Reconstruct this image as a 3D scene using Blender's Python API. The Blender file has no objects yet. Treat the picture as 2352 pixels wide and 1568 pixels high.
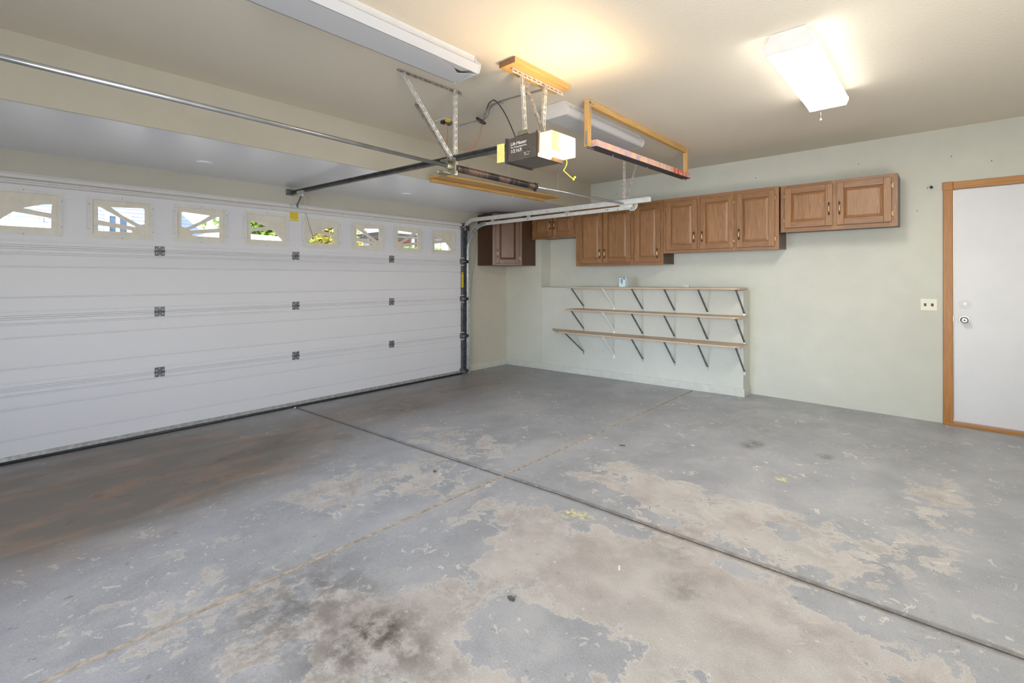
import bpy, bmesh, math, random
from mathutils import Vector as V, Matrix

random.seed(7)
S = bpy.context.scene
COL = S.collection
PI = math.pi

# ------------------------------------------------------------------ camera
cam_d = bpy.data.cameras.new('camera')
cam = bpy.data.objects.new('camera', cam_d); COL.objects.link(cam)
cam.location = (0, 0, 1.3)
cam.rotation_euler = (PI/2, 0, math.radians(42.566))
cam_d.sensor_width = 36.0; cam_d.lens = 16.53; cam_d.shift_y = -0.0619
cam_d.clip_start = 0.05; cam_d.clip_end = 300
S.camera = cam

# ------------------------------------------------------------------ world, sun, lights, exposure
W = bpy.data.worlds.new('sky'); S.world = W; W.use_nodes = True
wn = W.node_tree.nodes; wl = W.node_tree.links
sky = wn.new('ShaderNodeTexSky'); sky.sky_type = 'NISHITA'
sky.sun_disc = False; sky.sun_elevation = math.radians(48); sky.sun_rotation = math.radians(150)
wl.new(sky.outputs[0], wn['Background'].inputs[0]); wn['Background'].inputs[1].default_value = 0.42

def lamp(name, kind, loc, rot, power, color, size=None, size_y=None):
    d = bpy.data.lights.new(name, kind); d.energy = power; d.color = color
    if kind == 'AREA':
        d.shape = 'RECTANGLE'; d.size = size; d.size_y = size_y
    if kind == 'SUN': d.angle = math.radians(1)
    o = bpy.data.objects.new(name, d); COL.objects.link(o)
    o.location = loc; o.rotation_euler = rot
    return o
lamp('sun', 'SUN', (0, 0, 20), (math.radians(38), 0, math.radians(118)), 9.0, (1, .95, .86))
# daylight from an unseen left window, then an added cool beam on the shelves
lamp('side_window_daylight', 'AREA', (-.3, -1.5, 1.25), (math.radians(90), 0, 0), 57, (.86, .92, 1), 2.0, 1.3)
d_ = lamp('shelf_wall_fill', 'AREA', (-2.6, -1.5, 1.25), (math.radians(83), 0, 0), 8, (.58, .75, 1), 1.2, .9); d_.data.spread = math.radians(46)
# unseen fill lamps added to brighten the far corner and the ceiling
f_ = lamp('corner_fill', 'AREA', (1.5, -.9, 1.75), (0, 0, 0), 74, (.98, .99, 1), 2.2, 1.5)
f_.rotation_euler = (V((-4.6, 4.4, 1.1)) - V(f_.location)).to_track_quat('-Z', 'Y').to_euler(); f_.data.spread = math.radians(120)
g_ = lamp('ceiling_fill', 'AREA', (.9, 1.0, .6), (0, 0, 0), 24, (1, .96, .91), 1.4, 1.2)
g_.rotation_euler = (V((-.5, 2.9, 2.6)) - V(g_.location)).to_track_quat('-Z', 'Y').to_euler(); g_.data.spread = math.radians(105)

S.view_settings.view_transform = 'Standard'; S.view_settings.look = 'None'
S.view_settings.exposure = 0.20; S.view_settings.gamma = 1.0
S.view_settings.use_curve_mapping = False
S.cycles.max_bounces = 10; S.cycles.diffuse_bounces = 6; S.cycles.glossy_bounces = 4
S.cycles.transparent_max_bounces = 12; S.cycles.sample_clamp_indirect = 6
S.cycles.caustics_reflective = False; S.cycles.caustics_refractive = False
S.cycles.use_denoising = True

# ------------------------------------------------------------------ material helpers
class NT:
    def __init__(s, name):
        s.m = bpy.data.materials.new(name); s.m.use_nodes = True
        s.n = s.m.node_tree.nodes; s.l = s.m.node_tree.links
        s.b = s.n['Principled BSDF']; s.out = s.n['Material Output']
    def new(s, t, **kw):
        n = s.n.new(t)
        for k, v in kw.items(): setattr(n, k, v)
        return n
    def put(s, sock, v):
        if isinstance(v, bpy.types.NodeSocket): s.l.new(v, sock)
        elif v is not None:
            if hasattr(sock.default_value, '__len__') and len(sock.default_value) == 4 and len(v) == 3: v = (*v, 1)
            sock.default_value = v
    def pos(s): return s.new('ShaderNodeNewGeometry').outputs['Position']
    def objc(s): return s.new('ShaderNodeTexCoord').outputs['Object']
    def vmul(s, v, sc):
        n = s.new('ShaderNodeVectorMath', operation='MULTIPLY'); s.put(n.inputs[0], v); n.inputs[1].default_value = sc; return n.outputs[0]
    def vadd(s, v, a):
        n = s.new('ShaderNodeVectorMath', operation='ADD'); s.put(n.inputs[0], v); s.put(n.inputs[1], a); return n.outputs[0]
    def noise(s, v, scale=1, detail=4, rough=.5, dist=0):
        n = s.new('ShaderNodeTexNoise'); s.put(n.inputs['Vector'], v)
        n.inputs['Scale'].default_value = scale; n.inputs['Detail'].default_value = detail
        n.inputs['Roughness'].default_value = rough; n.inputs['Distortion'].default_value = dist
        return n.outputs['Fac']
    def math(s, op, a, b=None, c=None, clamp=False):
        n = s.new('ShaderNodeMath', operation=op, use_clamp=clamp); s.put(n.inputs[0], a)
        if b is not None: s.put(n.inputs[1], b)
        if c is not None: s.put(n.inputs[2], c)
        return n.outputs[0]
    def step(s, v, lo, hi, a=0, b=1):
        n = s.new('ShaderNodeMapRange', interpolation_type='SMOOTHSTEP'); s.put(n.inputs[0], v)
        n.inputs[1].default_value = lo; n.inputs[2].default_value = hi
        n.inputs[3].default_value = a; n.inputs[4].default_value = b
        return n.outputs[0]
    def mix(s, f, a, b, mode='MIX'):
        n = s.new('ShaderNodeMix', data_type='RGBA', blend_type=mode)
        s.put(n.inputs[0], f); s.put(n.inputs[6], a); s.put(n.inputs[7], b)
        return n.outputs[2]
    def bump(s, h, strength=.3, dist=.01):
        n = s.new('ShaderNodeBump'); n.inputs['Strength'].default_value = strength; n.inputs['Distance'].default_value = dist
        s.put(n.inputs['Height'], h); s.put(s.b.inputs['Normal'], n.outputs[0])
    def fin(s, color=None, rough=.6, metal=0, spec=None):
        if color is not None: s.put(s.b.inputs['Base Color'], color)
        s.put(s.b.inputs['Roughness'], rough); s.put(s.b.inputs['Metallic'], metal)
        if spec is not None: s.b.inputs['Specular IOR Level'].default_value = spec
        return s.m

def plain(name, c, rough=.6, metal=0, var=.12, scale=14, spec=None, bump=0):
    t = NT(name); n = t.noise(t.pos(), scale, 4, .6)
    lo = tuple(x*(1-var) for x in c); hi = tuple(min(1, x*(1+var)) for x in c)
    col = t.mix(t.step(n, .3, .7), lo, hi)
    if bump: t.bump(t.noise(t.pos(), scale*6, 3, .6), bump, .004)
    return t.fin(col, rough, metal, spec)

def wood(name, c0, c1, axis='z', rough=.45, scale=1.0, bands=1.0):
    """oak or pine: grain stretched along one axis, shifted per object"""
    t = NT(name)
    r = t.new('ShaderNodeObjectInfo').outputs['Random']
    cmb = t.new('ShaderNodeCombineXYZ')
    for i, k in enumerate((17.3, 9.1, 5.7)): t.put(cmb.inputs[i], t.math('MULTIPLY', r, k))
    p = t.vadd(t.pos(), cmb.outputs[0])
    st = {'x': (.09, 1, 1), 'y': (1, .09, 1), 'z': (1, 1, .09)}[axis]
    ps = t.vmul(p, st)
    warp = t.noise(ps, 7*scale, 3, .55)
    wv = t.math('MULTIPLY_ADD', t.math('SINE', t.math('MULTIPLY', warp, 130*bands)), .5, .5)
    fine = t.noise(t.vmul(p, tuple(x if x == 1 else .03 for x in st)), 190*scale, 3, .65)
    big = t.noise(ps, 6*scale, 3, .5)
    f = t.math('ADD', t.math('MULTIPLY', wv, .07), t.math('MULTIPLY', fine, .70))
    f = t.math('ADD', f, t.math('MULTIPLY', big, .35))
    col = t.mix(t.step(f, .32, .86), c0, c1)
    t.bump(fine, .08, .002)
    return t.fin(col, rough)

# ------------------------------------------------------------------ materials
def wall_mat(name, c, mott=.05, bump=.12, sc=120):
    t = NT(name); p = t.pos()
    n = t.noise(p, 1.3, 4, .6); n2 = t.noise(p, 7, 5, .6)
    f = t.math('ADD', t.math('MULTIPLY', n, .7), t.math('MULTIPLY', n2, .3))
    col = t.mix(t.step(f, .3, .7), tuple(x*(1-mott) for x in c), tuple(x*(1+mott) for x in c))
    # a few dark scuffs and dings
    v = t.new('ShaderNodeTexVoronoi'); t.put(v.inputs['Vector'], p); v.inputs['Scale'].default_value = 2.3
    ding = t.math('MULTIPLY', t.step(v.outputs['Distance'], .012, .022, 1, 0), t.step(t.noise(p, 1.7, 1), .58, .6))
    col = t.mix(t.math('MULTIPLY', ding, .75), col, (.10, .08, .06))
    t.bump(t.noise(p, sc, 3, .6), bump, .004)
    return t.fin(col, .55, spec=.3)

M = {}
M['wall'] = wall_mat('painted_wall', (.575, .577, .505))
M['wall_front'] = wall_mat('painted_front_wall', (.53, .505, .43))
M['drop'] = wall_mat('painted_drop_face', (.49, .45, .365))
M['ledge'] = wall_mat('painted_ledge', (.588, .592, .53))
M['base'] = plain('painted_baseboard', (.57, .575, .52), .45, var=.05)
def ceil_mat(name, c, b):
    t = NT(name); p = t.pos()
    n = t.noise(p, 55, 4, .65); blobs = t.step(n, .50, .62)
    col = t.mix(t.noise(p, 1.1, 3), tuple(x*.95 for x in c), tuple(min(1, x*1.04) for x in c))
    t.bump(t.math('ADD', t.math('MULTIPLY', blobs, .6), t.math('MULTIPLY', n, .4)), b, .008)
    return t.fin(col, .7, spec=.2)
M['ceiling'] = ceil_mat('textured_ceiling', (.72, .655, .545), .19)
M['soffit'] = ceil_mat('soffit_bounce_tint', (.88, .895, .94), .15)  # bounced daylight put into the colour: brighter and cooler than the ceiling
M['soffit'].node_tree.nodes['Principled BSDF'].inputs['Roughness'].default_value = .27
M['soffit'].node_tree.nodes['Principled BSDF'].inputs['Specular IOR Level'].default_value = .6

def floor_mat():
    t = NT('worn_painted_concrete'); p = t.pos()
    sx = t.new('ShaderNodeSeparateXYZ'); t.put(sx.inputs[0], p); X, Y = sx.outputs[0], sx.outputs[1]
    def blob(cx, cy, rx, ry, amp, rot=0):
        m = t.new('ShaderNodeMapping', vector_type='TEXTURE'); t.put(m.inputs[0], p)
        m.inputs['Location'].default_value = (cx, cy, 0); m.inputs['Rotation'].default_value = (0, 0, rot); m.inputs['Scale'].default_value = (rx, ry, 1e6)
        l = t.new('ShaderNodeVectorMath', operation='LENGTH'); t.put(l.inputs[0], m.outputs[0])
        return t.math('MULTIPLY', t.step(l.outputs['Value'], .25, 1.15, 1, 0), amp)
    def add(lst):
        r = lst[0]
        for q in lst[1:]: r = t.math('ADD', r, q)
        return r
    big = t.noise(p, 1.6, 3, .5); mid = t.noise(p, 6, 7, .62, .6); fine = t.noise(p, 24, 5, .65)
    n = add([t.math('MULTIPLY', mid, .75), t.math('MULTIPLY', fine, .2), t.math('MULTIPLY', big, .22)])   # about .35..85
    # where the grey paint has come off: world positions of the worn areas
    bias = add([blob(-1.05, 1.75, .75, .75, .34), blob(-.45, 1.95, .9, .55, .30), blob(-1.75, 1.75, .5, .55, .22),
                blob(-1.55, 2.72, .55, .42, .25), blob(-.98, 2.68, .55, .42, .25), blob(-.45, 2.72, .55, .42, .24),
                blob(-.03, 3.35, .28, .75, .17), blob(.0, 3.9, .3, .35, .12), blob(-2.9, 2.55, .9, .5, .2),
                blob(-2.75, 1.55, .40, .75, .20), blob(-2.35, 1.9, .35, .4, .18), blob(-1.2, 2.17, .16, .07, -.30), blob(-.93, 2.19, .14, .06, -.26), blob(-.66, 2.22, .16, .07, -.26), blob(-.25, 2.22, .25, .10, -.28), blob(-1.42, 2.5, .16, .08, -.30), blob(-1.1, 2.42, .16, .06, -.28), blob(-.62, 2.72, .16, .10, -.26), blob(-3.6, 1.0, 1.0, 1.6, .10), blob(-4.4, 3.0, .9, 1.5, .13), blob(-3.4, 3.9, .6, 1.0, .05),
                blob(-2.1, .55, .9, .6, .15), blob(-1.5, .92, .45, .42, .22), blob(-1.0, .95, .4, .3, .18), blob(-1.15, 1.28, .22, .20, -.34), blob(-.93, 1.45, .28, .18, -.24, .5), blob(-1.75, 1.45, .22, .5, -.22),
                blob(-1.6, 1.1, .3, .35, .12)])
    brk = t.noise(p, 15, 6, .7, .5)
    k = t.math('ADD', t.math('ADD', n, bias), t.math('MULTIPLY_ADD', brk, .46, -.23))
    peel = t.step(k, .775, .79)
    edge = t.math('MULTIPLY', t.step(k, .765, .78), t.step(k, .80, .86, 1, 0))
    # small chips everywhere
    ch = t.noise(p, 11, 4, .6, 1.0); chip = t.math('MULTIPLY', t.step(ch, .63, .642), t.step(big, .38, .55))
    # colours
    pn = t.noise(p, 3.0, 6, .62)
    paint = t.mix(t.step(pn, .3, .7), (.275, .285, .305), (.37, .378, .40))
    lite = t.math('MULTIPLY', t.step(t.noise(t.vmul(p, (1.3, .8, 1)), 1.5, 7, .68, .4), .46, .68), t.step(X, -3.9, -3.1))
    paint = t.mix(t.math('MULTIPLY', lite, .75), paint, (.44, .44, .445))
    scuff = t.step(t.noise(t.vmul(p, (1, 3.0, 1)), 7, 5, .7), .58, .75)
    paint = t.mix(t.math('MULTIPLY', scuff, .45), paint, (.20, .205, .215))
    cn = t.noise(p, 4.5, 7, .65)
    conc = t.mix(t.step(cn, .32, .68), (.35, .315, .295), (.50, .465, .44))
    conc = t.mix(t.step(t.noise(p, 2.2, 3), .4, .65), conc, t.mix(.5, conc, (.44, .43, .40)))
    col = t.mix(peel, paint, conc)
    col = t.mix(t.math('MULTIPLY', edge, .40), col, (.56, .545, .51))
    col = t.mix(t.math('MULTIPLY', chip, t.math('SUBTRACT', .8, t.math('MULTIPLY', peel, .7))), col, (.62, .60, .54))
    fl1 = t.math('MULTIPLY', t.step(t.noise(p, 34, 2, .5), .70, .715), .7)
    col = t.mix(fl1, col, (.60, .58, .53))
    grit = t.noise(p, 170, 2, .6)
    col = t.mix(t.step(grit, .3, .7), t.mix(.10, col, (0, 0, 0)), t.mix(.06, col, (1, 1, 1)))
    # grime along the two control joints
    jd = t.math('ABSOLUTE', t.math('SUBTRACT', t.math('SUBTRACT', Y, 2.358), t.math('MULTIPLY', X, .0465)))
    jn = t.noise(p, 16, 4, .6)
    g1 = t.math('MULTIPLY', t.step(jd, .012, .040, 1, 0), t.step(jn, .3, .65, .45, 1))
    col = t.mix(t.math('MULTIPLY', g1, .75), col, (.13, .11, .095))
    j2 = t.step(t.math('ABSOLUTE', t.math('SUBTRACT', X, -2.155)), .010, .030, 1, 0)
    col = t.mix(t.math('MULTIPLY', t.math('MULTIPLY', j2, t.step(jn, .35, .6)), .55), col, (.40, .35, .29))
    # brown dirt tracked in by the door, streaked parallel to it
    ds = t.noise(t.vmul(p, (2.6, .9, 1)), 1.7, 6, .62, .5)
    zone = add([blob(-4.3, .5, 1.25, 1.9, 1.1), blob(-3.6, .15, .85, 1.0, .7), blob(-3.5, 1.1, .6, .6, .35), blob(-4.35, 3.0, .85, 1.6, .8), blob(-4.6, 4.4, .7, 1.0, .5), blob(-3.75, 1.55, .6, .7, .4)])
    dirt = t.math('MULTIPLY', zone, t.step(ds, .25, .7, .6, 1), clamp=True)
    red = t.step(t.noise(t.vmul(p, (2, 1, 1)), 2.4, 5, .6), .45, .65)
    dcol = t.mix(red, (.15, .127, .105), (.235, .155, .105))
    col = t.mix(t.math('MULTIPLY', dirt, .92), col, dcol)
    # oil spots and smudges
    sm = t.noise(p, 11, 8, .68)
    spots = add([blob(-1.48, .92, .20, .30, .9), blob(-1.95, .85, .45, .35, .6), blob(-.82, 1.93, .13, .11, .75), blob(-.93, 2.12, .12, .10, .45), blob(-1.55, .95, .14, .10, .6), blob(-1.28, .98, .16, .12, .7), blob(-1.75, .75, .5, .45, .45), blob(-1.10, 3.97, .10, .14, 1.3),
                 blob(-.64, 4.07, .07, .08, 1.2), blob(-4.2, 2.9, .35, .45, .8), blob(-3.72, 1.96, .14, .10, 1.2), blob(-3.96, 1.3, .12, .35, .9), blob(-1.2, 4.4, .35, .3, .45),
                 blob(-.35, 4.45, .4, .4, .35)])
    col = t.mix(t.math('MULTIPLY', t.math('MULTIPLY', spots, t.step(sm, .36, .62, .12, 1)), .62, clamp=True), col, (.105, .090, .078))
    sp2 = t.math('MULTIPLY', t.step(t.noise(p, 19, 3, .5), .70, .73), .45)
    col = t.mix(sp2, col, (.17, .16, .15))
    # dried yellow paint
    yel = t.math('MULTIPLY', add([blob(-1.52, 2.13, .05, .07, 1), blob(-1.44, 2.16, .05, .05, 1), blob(-.77, 3.42, .05, .04, 1)]), t.step(fine, .45, .55))
    col = t.mix(yel, col, (.74, .68, .26))
    hb = t.math('ADD', t.math('MULTIPLY', peel, -.6), t.math('MULTIPLY', fine, .35))
    t.bump(hb, .18, .004)
    rough = t.math('ADD', t.math('MULTIPLY', peel, .22), t.math('MULTIPLY_ADD', pn, .25, .34))
    return t.fin(col, rough, spec=.35)
M['floor'] = floor_mat()
M['joint_filler'] = plain('joint_filler', (.37, .32, .26), .9, var=.3, scale=30)
M['joint_dark'] = plain('dark_joint', (.10, .09, .08), .9, var=.3, scale=30)

def door_white():
    t = NT('embossed_white_steel'); p = t.pos()
    n = t.noise(t.vmul(p, (1, 60, 5)), 3.0, 4, .6)
    col = t.mix(t.noise(p, .8, 3), (.65, .655, .695), (.715, .72, .765))
    t.bump(n, .10, .003); return t.fin(col, .42, spec=.4)
M['door_white'] = door_white()
M['white_frame'] = plain('white_plastic_frame', (.66, .66, .64), .45, var=.04)
M['cream'] = plain('cream_insert', (.68, .645, .56), .5, var=.05)
M['white_gloss'] = plain('white_enamel', (.64, .63, .62), .35, var=.03)
M['white_door'] = plain('white_door_paint', (.70, .70, .715), .4, var=.02, scale=4)
M['brace_white'] = plain('white_brace_paint', (.84, .87, .85), .35, var=.03)
M['shaded_zinc'] = plain('shaded_zinc', (.33, .305, .27), .5, .4, var=.35, scale=40)  # darker copy of the zinc angle, with shade put into its colour
M['galv'] = plain('galvanised_steel', (.55, .57, .58), .38, .75, var=.2, scale=25)
M['galv_white'] = plain('coated_track', (.70, .70, .66), .42, .15, var=.08)
M['dark_galv'] = plain('weathered_steel', (.20, .21, .23), .45, .7, var=.3, scale=18)
M['angle'] = plain('zinc_angle', (.62, .59, .55), .42, .35, var=.25, scale=30)
M['tube'] = plain('steel_tube', (.50, .51, .53), .28, .9, var=.12, scale=9)
M['black'] = plain('black_rubber', (.028, .030, .034), .5, var=.2)
M['darkmetal'] = plain('black_steel', (.045, .045, .05), .42, .4, var=.25)
M['olive'] = plain('rail_steel', (.115, .115, .105), .4, .55, var=.25)
M['motor'] = plain('motor_housing', (.115, .095, .080), .45, .3, var=.1)
M['motor_dark'] = plain('motor_chassis', (.05, .042, .040), .5, .2, var=.1)
M['tan_tab'] = plain('zinc_tab', (.30, .28, .20), .4, .6, var=.15)
M['letter'] = plain('white_print', (.78, .76, .72), .6, var=.02)
M['yellow'] = plain('yellow_label', (.70, .55, .02), .5, var=.06)
M['label_ink'] = plain('label_ink', (.40, .30, .03), .6)
M['note'] = plain('yellow_note', (.70, .64, .20), .7, var=.08)
M['cord_y'] = plain('yellow_cord', (.80, .74, .10), .6)
M['cord_r'] = plain('red_cord', (.55, .13, .06), .6)
M['cord_w'] = plain('thin_cord', (.60, .52, .42), .6)
M['cord_k'] = plain('dark_cord', (.05, .05, .055), .5)
M['cord_g'] = plain('grey_wire', (.24, .23, .22), .5)
M['cord_o'] = plain('orange_wire', (.60, .20, .05), .5)
M['brass'] = plain('brass', (.55, .39, .19), .32, .85, var=.1)
M['bronze'] = plain('dark_bronze', (.09, .055, .035), .45, .6)
M['chrome'] = plain('satin_chrome', (.50, .50, .50), .25, .95, var=.05)
M['switch'] = plain('ivory_plastic', (.72, .70, .58), .35, var=.03)
M['oak_v'] = wood('oak_vertical', (.19, .088, .034), (.405, .208, .090), 'z', .42)
M['oak_h'] = wood('oak_horizontal', (.165, .075, .029), (.365, .186, .080), 'x', .42)
M['oak_dark'] = wood('oak_carcass', (.050, .022, .011), (.105, .052, .026), 'z', .38)
M['oak_corner'] = wood('oak_corner_door', (.065, .024, .008), (.165, .070, .026), 'z', .34)
M['casing'] = wood('honey_pine', (.30, .12, .022), (.50, .22, .045), 'z', .4, .8)
M['casing_h'] = wood('honey_pine_flat', (.33, .135, .025), (.55, .25, .055), 'x', .4, .8)
M['pine'] = wood('pine_lumber', (.50, .28, .085), (.74, .47, .18), 'y', .55, .7)
M['pine_z'] = wood('pine_lumber_upright', (.50, .28, .085), (.74, .47, .18), 'z', .55, .7)
M['pine_dark'] = plain('end_grain', (.20, .10, .045), .7, var=.2)
M['particle'] = wood('maple_laminate', (.47, .345, .235), (.58, .45, .32), 'x', .45, .6)
def tiedye():
    t = NT('painted_rail'); p = t.pos(); sx = t.new('ShaderNodeSeparateXYZ'); t.put(sx.inputs[0], p)
    ps = t.vmul(p, (1, 1, .6)); n = t.noise(ps, 9, 3, .5, .4)
    c = t.mix(t.step(n, .38, .5), (.42, .32, .44), (.72, .46, .30))
    c = t.mix(t.step(t.noise(ps, 13, 2), .5, .62), c, (.66, .40, .34))
    redz = t.math('MULTIPLY', t.step(sx.outputs[1], 4.25, 4.42), t.step(sx.outputs[1], 4.62, 4.74, 1, 0))
    c = t.mix(t.math('MULTIPLY', redz, t.step(t.noise(ps, 22, 3), .35, .55)), c, (.62, .10, .05))
    return t.fin(c, .6)
M['tiedye'] = tiedye()
M['navy'] = plain('dark_painted_underside', (.05, .042, .05), .6, var=.3)
def spring_mat():
    t = NT('oiled_spring'); p = t.pos(); n = t.noise(t.vmul(p, (.5, 1, .5)), 9, 3, .6)
    c = t.mix(t.step(n, .36, .62), (.055, .05, .055), (.24, .16, .125)); return t.fin(c, .42, .65)
M['spring'] = spring_mat()
def emit(name, c, s, base=(.8, .8, .8)):
    t = NT(name); t.put(t.b.inputs['Emission Color'], c); t.b.inputs['Emission Strength'].default_value = s; return t.fin(base, .5)
M['lit_side'] = emit('lit_acrylic_side', (1, .965, .90), 10)
M['lit_lens'] = emit('lit_acrylic_lens', (1, .972, .925), 41)
def acrylic():
    t = NT('prismatic_acrylic'); p = t.pos()
    v = t.new('ShaderNodeTexChecker'); t.put(v.inputs['Vector'], p); v.inputs['Scale'].default_value = 160
    t.bump(v.outputs['Fac'], .25, .002); return t.fin((.56, .56, .575), .3)
M['acrylic'] = acrylic()
def bulb_lens():
    t = NT('frosted_lamp_cover'); tr = t.new('ShaderNodeBsdfTranslucent'); df = t.new('ShaderNodeBsdfDiffuse'); mx = t.new('ShaderNodeMixShader')
    tr.inputs[0].default_value = (.30, .235, .15, 1); df.inputs[0].default_value = (.8, .72, .55, 1); mx.inputs[0].default_value = .35
    t.l.new(tr.outputs[0], mx.inputs[1]); t.l.new(df.outputs[0], mx.inputs[2]); t.l.new(mx.outputs[0], t.out.inputs[0]); return t.m
M['bulb_lens'] = bulb_lens()
M['bulb'] = emit('hot_bulb', (1, .69, .38), 1050)
def glass(name, tint=(1, 1, 1)):
    t = NT(name); tp = t.new('ShaderNodeBsdfTransparent'); gl = t.new('ShaderNodeBsdfGlossy'); mx = t.new('ShaderNodeMixShader')
    tp.inputs[0].default_value = (*tint, 1); gl.inputs['Roughness'].default_value = .03; fr = t.new('ShaderNodeFresnel'); fr.inputs[0].default_value = 1.3
    t.l.new(fr.outputs[0], mx.inputs[0]); t.l.new(tp.outputs[0], mx.inputs[1]); t.l.new(gl.outputs[0], mx.inputs[2]); t.l.new(mx.outputs[0], t.out.inputs[0]); return t.m
M['pane'] = glass('window_pane', (.97, .98, .98))
M['siding'] = plain('blue_siding', (.42, .50, .68), .6, var=.05)
M['trim_white'] = plain('exterior_white', (.80, .81, .83), .5, var=.03)
M['ext_glass'] = plain('dark_window_glass', (.05, .08, .13), .12, var=.3, scale=3)
M['roof'] = plain('shingle_roof', (.13, .12, .11), .8, var=.25, scale=20)
M['brick'] = plain('red_brick', (.40, .13, .09), .8, var=.3, scale=9)
M['stucco'] = plain('white_stucco', (.62, .63, .68), .8, var=.2, scale=14, bump=.6)
M['van'] = plain('white_van_paint', (.80, .82, .86), .25, var=.02)
def leaf_mat(name, a, b):
    t = NT(name); n = t.noise(t.pos(), 3.1, 3, .6); col = t.mix(t.step(n, .35, .65), a, b)
    return t.fin(col, .6)
M['leaf_green'] = leaf_mat('green_leaves', (.12, .24, .03), (.45, .52, .08))
M['leaf_yellow'] = leaf_mat('yellow_leaves', (.30, .30, .06), (.72, .62, .18))
M['lawn'] = leaf_mat('lawn_grass', (.18, .34, .08), (.34, .5, .16))
M['bark'] = plain('bark', (.16, .11, .07), .9, var=.3)
M['drive'] = plain('driveway_concrete', (.72, .71, .68), .8, var=.1)
M['box_paper'] = plain('pale_blue_carton', (.62, .76, .80), .5, var=.1)
M['box_ink'] = plain('dark_blue_print', (.05, .09, .16), .6)
M['dead_leaf'] = plain('dry_leaf', (.10, .09, .075), .7, var=.4, scale=80)
M['chip'] = plain('white_chip', (.82, .82, .80), .6)

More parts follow.
